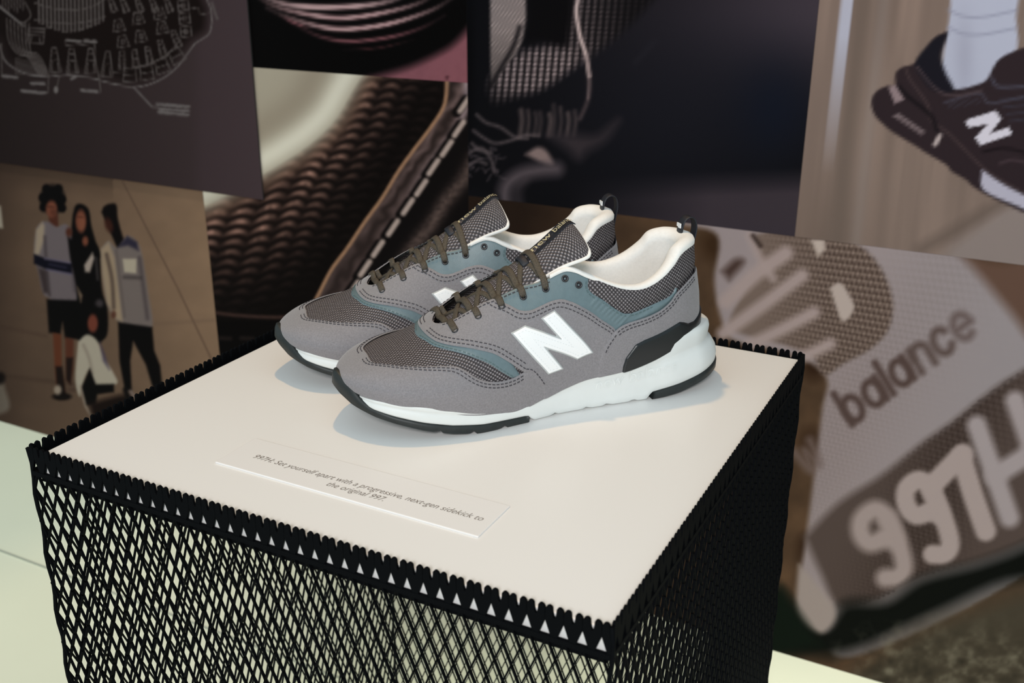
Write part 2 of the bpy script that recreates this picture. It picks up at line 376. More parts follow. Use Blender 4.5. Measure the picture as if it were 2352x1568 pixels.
def paint_friends(I):
    """four young people before a pale concrete wall"""
    U, V = I.U, I.V; t = T(2.45, 0, 380)
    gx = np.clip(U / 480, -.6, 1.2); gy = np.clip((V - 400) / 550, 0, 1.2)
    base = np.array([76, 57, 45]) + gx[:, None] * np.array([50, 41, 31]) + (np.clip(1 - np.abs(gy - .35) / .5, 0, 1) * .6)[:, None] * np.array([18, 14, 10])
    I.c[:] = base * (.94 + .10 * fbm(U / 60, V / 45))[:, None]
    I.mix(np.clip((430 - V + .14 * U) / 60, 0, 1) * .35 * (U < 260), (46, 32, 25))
    I.line(t((690, 90), (1000, 690), (1190, 1090)), 2.6, (84, 62, 50), 1.6)
    I.line(t((0, 905), (260, 960)), 5, (70, 50, 40), 5, .6); I.line(t((870, 890), (1200, 870)), 5, (104, 80, 64), 5, .5)
    I.line(t((0, 1180), (480, 1240)), 6, (66, 48, 38), 6, .7)
    skin, skin2, blk = (112, 62, 44), (74, 38, 27), (9, 6, 6)
    def el(x, y, rx, ry, c, s=.25, a=1, r=0): (cx, cy), = t((x, y)); I.blob(cx, cy, rx / 2.45, ry / 2.45, c, s, a, r)
    # left: curly hair, grey sweatshirt with a dark band, shorts
    el(296, 190, 70, 82, blk, .18)
    for q in ((240, 180), (350, 190), (260, 130), (330, 130), (350, 240), (245, 235)): el(*q, 24, 26, blk)
    I.poly(t((272, 270), (325, 270), (330, 350), (280, 350)), skin2, 3)
    el(290, 245, 31, 46, skin); el(300, 262, 18, 20, skin2, .5, .6); el(285, 232, 24, 6, skin2, .5, .8)
    I.poly(smooth(t((240, 315), (205, 360), (192, 500), (215, 600), (240, 712), (270, 742), (330, 772), (440, 762), (455, 680), (430, 500), (412, 380), (370, 330), (320, 345), (275, 318), (240, 315))), (103, 89, 88), 3)
    I.poly(t((238, 318), (204, 362), (194, 500), (220, 500), (246, 420), (250, 340)), (150, 128, 106), 4)
    I.poly(t((215, 575), (262, 590), (275, 720), (245, 715)), (46, 34, 33), 4, .8)
    I.line(smooth(t((252, 400), (262, 560), (280, 730))), 5, (58, 47, 47), 4, .8); I.line(t((400, 420), (430, 700)), 10, (62, 52, 54), 6, .8)
    I.poly(t((190, 497), (252, 520), (405, 548), (405, 612), (258, 582), (190, 552)), (14, 12, 22), 2.5)
    I.line(t((252, 522), (400, 548)), 3, (118, 104, 118), 2); I.line(t((262, 585), (400, 612)), 3, (96, 86, 104), 2); I.line(t((280, 556), (370, 574)), 5, (52, 46, 62), 3, .7)
    I.poly(t((262, 752), (455, 758), (462, 980), (365, 972), (352, 882), (340, 950), (275, 940)), blk, 3)
    I.poly(t((298, 942), (345, 950), (348, 1140), (372, 1290), (322, 1285), (308, 1140)), (92, 48, 30), 3); I.poly(t((366, 965), (415, 980), (412, 1150), (398, 1235), (372, 1205)), (84, 44, 30), 3)
    I.poly(t((312, 1130), (350, 1130), (372, 1290), (322, 1285)), (26, 16, 13), 3); I.poly(t((372, 1080), (412, 1080), (398, 1235), (372, 1205)), (30, 18, 15), 3)
    el(348, 1300, 54, 22, (18, 11, 9)); el(325, 1262, 20, 26, (146, 126, 108), .4)
    el(410, 1262, 34, 14, (70, 50, 40), .6, .7)
    # middle: long black hair, black clothes
    I.poly(smooth(t((408, 280), (425, 225), (460, 216), (500, 250), (515, 340), (540, 430), (565, 520), (430, 520), (402, 400), (408, 280))), blk, 3)
    I.poly(smooth(t((380, 400), (450, 440), (520, 425), (560, 490), (575, 700), (605, 800), (600, 960), (520, 990), (440, 980), (430, 700), (395, 520), (380, 400))), blk, 3)
    el(455, 312, 29, 62, skin); el(462, 330, 16, 40, (132, 78, 56), .6, .5); el(480, 425, 16, 26, skin, .4); el(388, 375, 18, 26, skin2, .4); el(450, 290, 22, 5, skin2, .5, .8)
    I.poly(t((475, 560), (520, 490), (530, 520), (505, 600), (480, 598)), (156, 136, 122), 3); I.line(t((540, 520), (550, 640)), 4, (96, 84, 80), 3, .6)
    I.poly(t((432, 680), (462, 730), (455, 770)), (120, 96, 76), 3); el(560, 775, 22, 22, (70, 60, 60), .5, .8)
    # right: cap of dark hair turned away, grey top with a pale square
    I.poly(smooth(t((570, 262), (585, 230), (620, 214), (655, 222), (664, 300), (690, 395), (712, 440), (665, 465), (635, 410), (600, 330), (570, 262))), (12, 7, 7), 3)
    el(612, 335, 22, 42, (58, 28, 20), .4, .9, -.3)
    I.poly(smooth(t((568, 470), (610, 425), (660, 462), (716, 396), (770, 428), (800, 500), (832, 700), (858, 905), (780, 915), (690, 905), (660, 870), (640, 850), (602, 772), (578, 610), (568, 470))), (110, 95, 88), 3)
    I.poly(t((568, 470), (612, 430), (645, 520), (690, 880), (650, 860), (602, 772), (576, 610)), (150, 125, 100), 4)
    I.line(smooth(t((600, 500), (630, 640), (640, 800))), 8, (66, 50, 44), 4, .8); I.line(t((655, 480), (700, 850)), 4, (84, 70, 64), 4, .7); I.line(t((785, 520), (830, 860)), 8, (70, 58, 58), 4, .8)
    I.poly(t((660, 462), (716, 396), (772, 430), (780, 480), (720, 450)), (44, 38, 50), 4)
    I.poly(t((690, 525), (768, 525), (766, 606), (700, 600)), (168, 150, 128), 2.5); I.line(t((700, 628), (790, 632)), 7, (60, 50, 48), 4, .8)
    el(640, 838, 14, 22, skin2, .4, .8)
    I.poly(t((664, 880), (857, 908), (868, 1040), (902, 1125), (917, 1280), (868, 1280), (820, 1120), (750, 990), (733, 1100), (742, 1265), (702, 1262), (672, 1100)), blk, 3)
    # front: crouching, white jacket
    I.poly(smooth(t((470, 830), (520, 790), (575, 830), (590, 930), (560, 1000), (500, 960), (470, 900), (470, 830))), blk, 4)
    el(522, 888, 28, 50, (108, 54, 40))
    I.poly(smooth(t((440, 990), (490, 952), (545, 985), (585, 1080), (640, 1170), (655, 1228), (540, 1232), (505, 1145), (462, 1235), (448, 1300), (424, 1200), (440, 990))), (166, 150, 130), 3)
    I.poly(t((560, 990), (590, 1060), (615, 1150), (580, 1100)), (70, 58, 74), 4, .9)
    I.line(smooth(t((470, 1010), (500, 1080), (520, 1170))), 5, (124, 106, 92), 4, .7)
    I.poly(t((505, 1140), (540, 1230), (642, 1228), (642, 1275), (548, 1288), (538, 1345), (480, 1350), (458, 1250)), blk, 3)
    I.line(t((450, 1240), (480, 1350), (520, 1420)), 4, (150, 130, 112), 3)
    I.poly(smooth(t((500, 1340), (600, 1310), (700, 1290), (745, 1335), (640, 1400), (540, 1440), (500, 1340))), (24, 14, 11), 8)
    I.line(t((705, 1262), (730, 1330)), 12, (14, 10, 10), 4); I.line(t((735, 1270), (765, 1310)), 6, (120, 102, 96), 3, .8)
    I.poly(t((-60, 220), (4, 228), (17, 352), (-60, 350)), (186, 168, 146), 3); I.poly(smooth(t((-80, 1220), (0, 1190), (30, 1260), (48, 1372), (-80, 1420))), (120, 106, 92), 6); I.blob(0, 868, 12, 14, (14, 9, 8), .4)
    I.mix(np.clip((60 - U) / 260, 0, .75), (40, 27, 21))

def paint_rings(I):
    """glossy dark rings of a stacked object on mauve"""
    U, V = I.U, I.V; t = T(1.9606, 460, 0)
    I.c[:] = (5, 3, 3)
    cx, cy = 815., -560.
    r = np.hypot((U - cx) / 1.0, (V - cy) / 1.0)
    edge = smooth(t((700, 362), (800, 342), (950, 298), (1090, 232), (1150, 190), (1215, 120), (1300, 20), (1380, -120)))
    I.poly(np.concatenate([edge, t((1500, -120), (1500, 500), (700, 500))]), (132, 79, 84), 12)
    I.mix(np.clip(fbm(U / 14, V / 14) - .52, 0, 1) * .5 * (I.c[:, 0] > 60), (96, 54, 60))
    hi, mid_ = (176, 128, 126), (122, 74, 76)
    for P, w, c in ((((200, -60), (350, 10), (480, 30), (620, 32), (780, 20), (900, -10), (980, -60)), 9, (196, 152, 148)), (((230, -40), (300, 12), (400, 47), (560, 76), (680, 79), (850, 52), (1000, 8), (1080, -50)), 8, hi),
                    (((300, 35), (370, 68), (480, 105), (600, 129), (720, 127), (880, 100), (1050, 42), (1150, -20)), 8, hi), (((400, 96), (470, 135), (560, 170), (680, 186), (860, 166), (1000, 124), (1100, 70)), 6, mid_), (((360, 70), (420, 100), (500, 130)), 5, mid_), (((640, 222), (800, 216), (960, 180)), 4, (52, 28, 28))):
        Q = smooth(t(*P)); k = I.sub(Q, w + 8)
        o = I.local(k); d = o.d_line(Q); x0, x1 = Q[:, 0].min(), Q[:, 0].max(); f = np.clip(np.minimum(o.U - x0, x1 - o.U) / ((x1 - x0) * .35), .15, 1)
        o.mix(f * np.exp(-(d / (w * .62)) ** 2), c); o.mix(.5 * f * np.exp(-((d - w * .2) / (w * .25)) ** 2), (220, 180, 172)) if c[0] > 150 else None
        I.c[k] = o.c
    I.blob(1027, 178, 4, 4, (70, 34, 38), .5)

def paint_knit_collar(I):
    """close-up of a brown ribbed knit next to a stitched leather edge"""
    U, V = I.U, I.V; t = T(1.9606, 460, 0)
    I.c[:] = (8, 5, 5)
    lim = smooth(t((1000, 120), (900, 230), (760, 350), (640, 545), (540, 650), (430, 730), (290, 815), (160, 890), (40, 950), (-120, 1010)))
    light = np.concatenate([lim, t((-120, -200), (1000, -200))])
    d = I.d_poly(light)
    lg = np.clip(.5 + d / 34, 0, 1)
    # ribbed knit: wavy courses of bumps
    ang = .36; ku = (U - 600) * math.cos(ang) - (V - 450) * math.sin(ang) * -.2; warp = 10 * np.sin(U / 90 + V / 140) + 6 * np.sin(V / 60)
    rowp = 23.; colp = 52.
    r = (V + .05 * (U - 600) + 12 * np.sin((U - 480) / 120.) + 4 * np.sin(U / 33.)) / rowp; c = (U + .42 * (V - 400) + warp) / colp; r = r + .38 * np.abs(np.sin(np.pi * c))
    bump = (np.clip(np.sin(np.pi * (r % 1)), 0, 1) ** 2.2) * (.25 + .75 * np.abs(np.sin(np.pi * c)) ** 1.5) * (.75 + .5 * vnoise(U / 9, V / 9))
    nearlim = np.exp(-np.clip(-d, 0, 900) / 190.)
    dx = U - (1010 - .62 * (V - 190))                                             # distance towards the leather edge
    lit = np.clip(.22 + 1.0 * nearlim, 0, 1) * np.clip(-dx / 150, .12, 1) * np.clip((735 - V) / 190, .05, 1) * (.7 + .6 * fbm(U / 40, V / 40))
    col = np.array([11, 6, 5]) + (bump * lit)[:, None] * np.array([112, 84, 72]) + (lit * .18)[:, None] * np.array([70, 46, 36])
    I.c = I.c * 0 + col
    beige = np.array([172, 156, 134]) * np.ones((len(U), 1)); I2 = Ink(U, V, (168, 152, 130))
    s = (U + 1.02 * V)                                                            # diagonal sheen of the sheet behind
    s2 = d
    I2.mix(np.exp(-((s2 - 46) / 30) ** 2), (222, 208, 184)); I2.mix(np.exp(-((s2 - 110) / 34) ** 2) * .5, (140, 122, 102)); I2.mix(np.clip((s2 - 150) / 120, 0, 1) * .5, (176, 162, 140))
    m = lg[:, None] ** 1.2; I.c = I.c * (1 - m) + I2.c * m
    rim = np.exp(-((d + 8) / 16) ** 2); I.mix(rim * .55, (112, 82, 66))
    # leather edge
    e = smooth(t((1110, 330), (1108, 420), (1092, 490), (1030, 585), (965, 670), (890, 775), (820, 890), (740, 1000), (660, 1120), (590, 1215), (530, 1330), (470, 1440)))
    dl = I.d_line(e); right = I.d_poly(np.concatenate([e, t((470, 1700), (1900, 1700), (1900, 330))])) > 0
    band = right & (dl < 62)
    st = .5 + .5 * np.sin((U * .55 + V * .38) / 4.2 + 3 * vnoise(U / 20, V / 20)); up_f = np.clip((560 - V) / 420, 0, 1)
    I.mix(np.where(right, 1., 0.), (13, 9, 9))
    lc = (np.array([44, 33, 30]) + (st * (.5 + .5 * fbm(U / 22, V / 22)))[:, None] * np.array([66, 54, 52]) * (.55 + .8 * up_f)[:, None])
    mb = (band * np.clip((62 - dl) / 10, 0, 1))[:, None]; I.c = I.c * (1 - mb) + lc * mb
    I.mix(np.where(right, np.exp(-((dl - 48) / 10) ** 2) * up_f ** 1.5 * .8, 0), (172, 150, 152))
    I.line(e, 8, (152, 112, 84), 2.4)
    for x, y in ((1190, 470), (1165, 580), (1110, 668), (1050, 752), (995, 845), (935, 930), (868, 1025), (800, 1120), (742, 1208), (690, 1300)):
        a = np.array([.56, -.83]) * 36
        I.line(t((x - 15 - a[0], y + 8 - a[1]), (x - 15 + a[0], y + 8 + a[1])), 22, (12, 8, 8), 3); I.line(t((x - a[0], y - a[1]), (x + a[0], y + a[1])), 12, (168, 146, 134), 3)
    fz = smooth(t((1230, 720), (1190, 800), (1110, 900), (1040, 1010), (960, 1110), (900, 1200))); df = I.d_line(fz)
    I.mix(np.exp(-(df / 17) ** 2) * (.35 + .6 * fbm(U / 9, V / 5)), (104, 84, 76))
    I.line(smooth(t((60, 1405), (150, 1418), (340, 1428), (520, 1420))), 7, (62, 42, 36), 3); I.poly(t((40, 1440), (700, 1445), (700, 2600), (40, 2600)), (7, 4, 4), 4)
    for x in (110, 210): I.line(t((x - 25, 1522), (x + 25, 1524)), 6, (44, 32, 28), 5, .8)

def paint_dark_cloth(I):
    """dark close-up of a ribbed garment with a drawcord"""
    U, V = I.U, I.V; t = T(2.735, 1040, 0)
    I.c[:] = (9, 8, 11)
    I.mix(np.exp(-(((U - 1900) / 420) ** 2 + ((V - 20) / 180) ** 2)) * .95, (64, 55, 62))
    I.mix(np.exp(-(((U - 1560) / 300) ** 2 + ((V - 260) / 260) ** 2)) * .6, (27, 27, 35)); I.mix(np.exp(-(((U - 1780) / 90) ** 2 + ((V - 250) / 110) ** 2)) * .7, (14, 19, 32))
    I.mix(np.clip((V - 385 - .04 * (1800 - U)) / 60, 0, 1) * np.clip((U - 1300) / 330, 0, 1) * .9, (60, 51, 56))
    I.mix(np.clip((V - 478 - .07 * (U - 1400)) / 50, 0, 1) * np.clip((U - 1250) / 200, 0, 1) * .5, (52, 45, 52))
    rib = (.5 + .5 * np.sin(2 * np.pi * (U + .10 * V) / 15.5)) * (.45 + .55 * (.5 + .5 * np.sin(2 * np.pi * V / 12.)))
    # woven body behind the cord
    body = smooth(t((720, -120), (1330, -120), (1240, 20), (1120, 150), (1010, 250), (900, 330), (800, 400), (700, 470), (560, 560), (400, 610), (250, 640), (245, 470), (420, 330), (640, 260), (720, 100), (720, -120)))
    db = I.d_poly(body); f = np.clip(.5 + db / 24, 0, 1)
    sh = np.clip((1480 - U) / 260, .1, 1) * np.clip((270 - V) / 120, .0, 1) + np.exp(-(((U - 1230) / 95) ** 2 + ((V - 160) / 62) ** 2)) * .8
    col = np.array([12, 10, 12]) + (rib * np.clip(sh, 0, 1))[:, None] * np.array([160, 140, 136]); I.c = I.c * (1 - f[:, None]) + col * f[:, None]
    I.poly(smooth(t((455, -120), (735, -120), (735, 200), (700, 300), (560, 260), (450, 260), (470, 100), (455, -120))), (8, 6, 8), 12)
    flap = smooth(t((236, -120), (430, -120), (458, 60), (452, 160), (436, 250), (400, 330), (300, 460), (262, 530), (240, 480), (236, 200), (236, -120)))
    df = I.d_poly(flap); fine = .75 + .25 * np.sin(2 * np.pi * (U + .1 * V) / 9) * np.sin(2 * np.pi * V / 8.); fm = np.clip(.5 + df / 8, 0, 1)[:, None]
    I.c = I.c * (1 - fm) + (np.array([172, 152, 146]) * (fine * np.clip(1.02 - .35 * np.clip((V - 60) / 120, 0, 1), .5, 1))[:, None]) * fm
    I.line(smooth(t((420, 170), (380, 290), (300, 430), (240, 540))), 9, (22, 18, 20), 5)
    I.line(smooth(t((790, -60), (786, 0), (776, 80), (800, 230), (838, 350), (857, 480), (850, 620), (800, 745))), 9, (60, 50, 52), 4)
    cord = smooth(t((790, -60), (786, 0), (776, 80), (800, 230), (838, 350), (857, 480))); I.line(cord, 7, (196, 172, 166), 2.6)
    I.line(smooth(t((838, 350), (857, 480), (850, 620))), 4, (120, 102, 100), 3, .8)
    I.blob(1075, 120, 14, 190, (6, 5, 7), .6)
    r = random.Random(11)
    for k in range(9):
        x = 430 + 42 * k + r.uniform(-10, 10); I.line(smooth(t((x, 660 + r.uniform(0, 60)), (x + 6, 760), (x - 6, 850))), r.uniform(5, 11), (112, 94, 90), 5, r.uniform(.35, .8))
    for P in (((150, 720), (210, 770), (300, 800), (390, 860), (470, 870)), ((130, 820), (200, 870), (270, 900), (370, 880), (450, 850), (540, 850)), ((100, 960), (180, 930), (240, 1000), (260, 1080)), ((90, 1050), (150, 1010), (210, 1030)), ((120, 900), (160, 940), (240, 960))):
        I.line(smooth(t(*P)), 6, (92, 80, 80), 3.5, .8)
    for k in range(26):
        x = r.uniform(95, 290); y = r.uniform(900, 1110); I.line(t((x, y), (x + r.uniform(-40, 60), y + r.uniform(-40, 40))), 3, (76, 66, 68), 2.5, .7)
    I.poly(smooth(t((600, 850), (760, 845), (900, 850), (1000, 780), (1040, 760), (960, 880), (850, 950), (790, 1000), (720, 940), (600, 850))), (48, 41, 44), 16)
    I.poly(smooth(t((455, 970), (530, 925), (590, 950), (632, 1032), (560, 1020), (455, 970))), (124, 104, 100), 6)
    I.line(smooth(t((335, 1320), (325, 1220), (350, 1150), (430, 1095), (540, 1070), (650, 1062))), 30, (84, 73, 76), 14, .9)
    I.line(smooth(t((420, 1300), (410, 1200), (450, 1130))), 18, (66, 57, 60), 12, .6)
    I.line(t((1150, 390), (1270, 260)), 6, (34, 32, 38), 8, .6)
    I.poly(t((80, 1180), (280, 1240), (280, 1320), (80, 1290)), (12, 12, 16), 14)

def paint_runner(I):
    """a foot in a white sock and dark trainer pushing off"""
    U, V = I.U, I.V; t = T(2.614, 1800, 0)
    s = U + .115 * V
    I.c[:] = np.array([118, 100, 90]) * (.93 + .14 * vnoise(s / 26, V / 300) + .05 * vnoise(s / 8, V / 200))[:, None]
    I.mix(np.clip((V - 330) / 260, 0, 1) * np.clip((2080 - U) / 200, 0, 1) * .5, (96, 80, 70))
    I.mix(np.exp(-((s - 1985) / 26) ** 2) * .5, (88, 76, 68)); I.mix(np.exp(-((s - 2030) / 14) ** 2) * .3, (132, 122, 118))
    k = np.clip(1.25 - V / 320, .0, 1); I.mix(np.clip(.5 + (13.5 - np.abs(s - 1946)) / 5, 0, 1) * k, (168, 166, 178))
    I.poly(t((850, 1700), (1000, 1480), (1300, 1250), (1500, 1180), (2600, 1400), (2600, 1700)), (128, 114, 108), 20); I.line(t((820, 1500), (1000, 1400), (1300, 1220)), 22, (92, 78, 70), 16, .8)
    I.poly(smooth(t((1002, -160), (1000, 60), (985, 180), (958, 330), (955, 430), (1010, 540), (1190, 540), (1300, 420), (1400, 300), (1396, 100), (1392, -160), (1002, -160))), (164, 164, 178), 4)
    for y in (90, 195): I.line(smooth(t((990, y - 30), (1080, y + 8), (1200, y + 12), (1390, y - 25))), 4, (126, 126, 142), 4, .8)
    I.mix(np.exp(-(((U - 2215) / 22) ** 2 + ((V - 130) / 90) ** 2)) * .35, (128, 126, 140))
    sole = smooth(t((630, 512), (566, 540), (530, 590), (530, 650), (560, 710), (650, 790), (790, 875), (850, 915), (975, 990), (1010, 1030), (1095, 1080), (1130, 1115), (1210, 1165), (1330, 1225), (1500, 1300), (1760, 1400), (1960, 1465), (2060, 1450)))
    body = np.concatenate([sole, smooth(t((2060, 1450), (2095, 1350), (2020, 1160), (1880, 860), (1740, 520), (1620, 300), (1500, 270))), smooth(t((1500, 270), (1400, 300), (1300, 350), (1255, 410), (1225, 470), (1170, 505), (1020, 532), (960, 430), (940, 330), (985, 200), (930, 214), (875, 262), (790, 375), (715, 402), (672, 440), (668, 520), (630, 512)))])
    I.poly(body, (41, 31, 34), 3)
    I.poly(smooth(t((985, 200), (930, 214), (875, 262), (790, 375), (830, 470), (900, 540), (1020, 545), (970, 430), (945, 330), (985, 200))), (22, 20, 27), 5)
    for P, w, c in ((((735, 410), (760, 480), (860, 620), (890, 730), (990, 800), (1190, 1000), (1300, 1080), (1500, 1190)), 5, (66, 52, 52)), (((690, 520), (760, 590), (880, 690), (920, 780)), 9, (18, 14, 17)), (((970, 615), (1170, 560), (1240, 620), (1440, 580)), 5, (66, 62, 72)), (((800, 400), (900, 520), (1010, 575), (1190, 545)), 5, (74, 60, 62)), (((1200, 910), (1330, 890), (1500, 930)), 6, (20, 14, 17)), (((1300, 980), (1380, 960), (1500, 990)), 6, (64, 50, 54)), (((1250, 470), (1290, 520), (1440, 520)), 6, (70, 68, 80))): I.line(smooth(t(*P)), w, c, 3, .85)
    for k in range(9): I.line(t((985 + 22 * k, 620 - 4 * k), (1000 + 22 * k, 650 - 4 * k)), 3, (58, 56, 66), 2, .6)
    for k in range(4): I.line(t((1300 + 20 * k, 600 + 42 * k), (1460, 590 + 42 * k)), 4, (58, 58, 70), 3, .6)
    I.poly(t((628, 520), (672, 512), (722, 598), (668, 622)), (132, 113, 114), 3); I.poly(t((655, 695), (690, 680), (852, 792), (828, 812)), (108, 93, 94), 2.5)
    for k in range(7): I.line(t((695 + 20 * k, 705 + 14 * k), (706 + 20 * k, 716 + 14 * k)), 3, (72, 58, 60), 1.6, .8)
    I.poly(t((930, 800), (952, 812), (918, 882), (892, 872)), (168, 152, 148), 2.5)
    I.poly(t((1090, 722), (1272, 664), (1306, 714), (1240, 800), (1350, 764), (1372, 806), (1180, 872), (1150, 826), (1226, 744), (1110, 766)), (196, 188, 196), 2)
    I.poly(smooth(t((1190, 1018), (1300, 1095), (1440, 1170), (1760, 1330), (2010, 1400), (2010, 1455), (1760, 1405), (1440, 1252), (1205, 1142), (1190, 1018))), (166, 160, 172), 3)

GL = {'b': [[(0, -.45), (0, 1)], arc(.36, .5, .36, .5, 0, 360, 18)], 'a': [arc(.36, .5, .36, .5, 0, 360, 18), [(.72, 0), (.72, 1)]], 'l': [[(0, -.45), (0, 1)]],
      'n': [[(0, 0), (0, 1)], arc(.34, .36, .34, .36, 180, 360, 10) + [(.68, 1)]], 'c': [arc(.36, .5, .36, .5, 40, 320, 16)], 'e': [[(0.02, .5), (.7, .5)] + arc(.36, .5, .36, .5, 360, 60, 16)],
      'w': [[(0, 0), (.2, 1), (.4, .2), (.6, 1), (.8, 0)]]}
def paint_label(I):
    """enlarged woven shoe label"""
    U, V = I.U, I.V; t = T(1.4681, 1600, 500); q = lambda x, y: t((x, y))[0]
    I.c[:] = np.array([76, 56, 40]) * (.8 + .45 * fbm(U / 60, V / 60))[:, None]
    I.mix(np.clip((1500 - U) / 300, 0, 1) * .8, (24, 15, 11))
    for x, y, r, c in ((60, 90, 46, (50, 32, 18)), (150, 470, 50, (40, 25, 14)), (395, 500, 40, (44, 27, 16)), (390, 760, 44, (50, 32, 20)), (380, 1110, 40, (42, 26, 16)), (-60, 140, 60, (82, 60, 44))): I.blob(*q(x, y), r / 1.468, r / 1.468 * 1.1, c, .6, .85)
    # pale tongue cloth
    cloth = smooth(t((-60, 20), (70, 60), (60, 210), (80, 330), (120, 410), (240, 440), (370, 480), (440, 545), (425, 640), (405, 800), (385, 960), (365, 1110), (350, 1260), (420, 1400), (520, 1480), (900, 1320), (1200, 1130), (1400, 900), (1400, 500), (1150, 300), (1000, 190), (880, 110), (800, 30), (500, -80), (100, -80), (-60, 20)))
    weave = .5 + .5 * np.sin(2 * np.pi * (.80 * U - .6 * V) / 13) * np.sin(2 * np.pi * (.45 * U + .9 * V) / 10.5)
    I.poly(cloth, (146, 131, 129), 7)
    focus = np.exp(-(((U - 2000) + .75 * (V - 880)) / 150) ** 2)
    inside = I.d_poly(cloth) > 0
    I.mix(np.where(inside, (1 - weave) * .34 * focus, 0), (92, 76, 70)); I.mix(np.where(inside, np.clip((U - 1950) / 350, 0, 1) * .7, 0), (140, 131, 131))
    I.poly(smooth(t((880, 112), (1010, 150), (1200, 160), (1200, 480), (1060, 320), (960, 200), (880, 112))), (92, 68, 56), 16)
    # emblem: dark rounded shape with pale bars and a drop
    em = smooth(t((180, 60), (300, 40), (420, 60), (535, 85), (615, 160), (660, 270), (650, 370), (590, 440), (500, 490), (430, 530), (390, 470), (300, 430), (180, 400), (110, 360), (160, 250), (215, 160), (180, 60)))
    k = I.sub(em, 10); o = I.local(k); d = o.d_poly(em); f = np.clip(.5 + d / 12, 0, 1); wv = weave[k]; fo = np.clip((o.U - 1740) / 160, 0, 1)
    c = np.array([112, 94, 84]) - ((1 - wv) * fo)[:, None] * np.array([58, 54, 50]) + (wv * fo)[:, None] * np.array([26, 24, 22]); o.c = o.c * (1 - f[:, None]) + c * f[:, None]; I.c[k] = o.c
    for P, w in ((((180, 60), (220, 150), (258, 205)), 16), (((100, 280), (200, 190), (300, 120)), 34), (((90, 390), (230, 290), (355, 195)), 30), (((180, 430), (300, 370), (395, 320)), 28), (((330, 480), (400, 450), (450, 425)), 26)): I.line(t(*P), w, (160, 140, 134), 9, .95)
    I.poly(smooth(t((450, 235), (485, 220), (520, 270), (530, 310), (495, 350), (470, 300), (450, 235))), (172, 154, 144), 4); I.poly(t((385, 75), (430, 72), (435, 105), (410, 132)), (178, 160, 148), 5)
    I.line(t((190, 60), (215, 95)), 8, (40, 28, 24), 5); I.poly(smooth(t((85, 180), (130, 140), (160, 150), (110, 210))), (70, 52, 46), 10)
    # 'balance', running up to the right
    def word(s, org, ux, uy, size, w, rgb, soft, sp=.34, shade=None):
        x = 0
        for ch in s:
            for st in GL[ch]:
                P = smooth([q(org[0] + ux[0] * (x + a) * size + uy[0] * b * size, org[1] + ux[1] * (x + a) * size + uy[1] * b * size) for a, b in st], 4) if len(st) > 2 else [q(org[0] + ux[0] * (x + a) * size + uy[0] * b * size, org[1] + ux[1] * (x + a) * size + uy[1] * b * size) for a, b in st]
                I.line(P, w, rgb, soft)
            x += {'l': 0, 'w': .8, 'n': .68}.get(ch, .72) + sp
    ux = (.80, -.60); uy = (.52, .855)
    word('bala', (482, 626), ux, uy, 82, 16, (78, 61, 56), 6); word('nc', (482 + .8 * 82 * 3.58, 626 - .6 * 82 * 3.58), ux, uy, 82, 16, (84, 68, 63), 8); word('e', (482 + .8 * 82 * 5.64, 626 - .6 * 82 * 5.64), ux, uy, 82, 15, (92, 76, 72), 10)
    word('w', (330, 790), ux, uy, 82, 14, (108, 90, 84), 12)
    # dark block with pale numerals
    blk = smooth(t((365, 1075), (480, 960), (620, 870), (760, 760), (860, 690), (960, 610), (1060, 540), (1180, 500), (1500, 560), (1500, 900), (1130, 1090), (950, 1160), (760, 1210), (600, 1290), (480, 1310), (420, 1200), (365, 1075)))
    I.poly(blk, (80, 66, 60), 12)
    kk = I.d_poly(blk) > 0; fo2 = np.exp(-(((U - 2150) + .4 * (V - 1130)) / 110) ** 2)
    I.mix(np.where(kk, (1 - weave) * .6 * fo2, 0), (30, 20, 16))
    pale = (160, 142, 136)
    def num(strokes, org, ax, ay, w, soft, col=pale):
        for st in strokes: I.line(smooth([q(org[0] + ax[0] * a + ay[0] * b, org[1] + ax[1] * a + ay[1] * b) for a, b in st], 5) if len(st) > 2 else [q(org[0] + ax[0] * a + ay[0] * b, org[1] + ax[1] * a + ay[1] * b) for a, b in st], w, col, soft)
    nine = [[(.5, .42), (.12, .42), (0, .25), (.12, .06), (.45, .0), (.62, .18), (.66, .6), (.6, .9), (.4, 1), (.15, .96)], [(.62, .2), (.62, .5), (.5, .44)]]
    ax, ay = (150, -62), (82, 220)
    num(nine, (535, 1010), (150, -58), (82, 222), 44, 11, (154, 136, 130)); num(nine, (685, 905), (146, -46), (92, 246), 44, 6)
    num([[(-.05, .22), (.35, .08), (.66, -.02)], [(.62, 0), (.74, .5), (.9, 1.0)]], (800, 835), (150, -50), (40, 265), 48, 6)
    num([[(0, 0), (0, 1)], [(.75, -.12), (.75, .88)], [(0, .55), (.75, .43)]], (945, 700), (190, -60), (110, 310), 46, 10, (156, 142, 140))
    # dark ground under the label, pale woven floor
    I.poly(smooth(t((270, 1240), (420, 1380), (500, 1300), (640, 1290), (760, 1215), (950, 1165), (1130, 1095), (1400, 950), (1400, 1300), (1100, 1220), (800, 1340), (560, 1450), (380, 1480), (255, 1430), (270, 1240))), (10, 12, 9), 22)
    I.poly(smooth(t((470, 1580), (620, 1470), (760, 1380), (950, 1310), (1150, 1240), (1500, 1150), (1500, 1900), (470, 1900))), (66, 58, 46), 34)
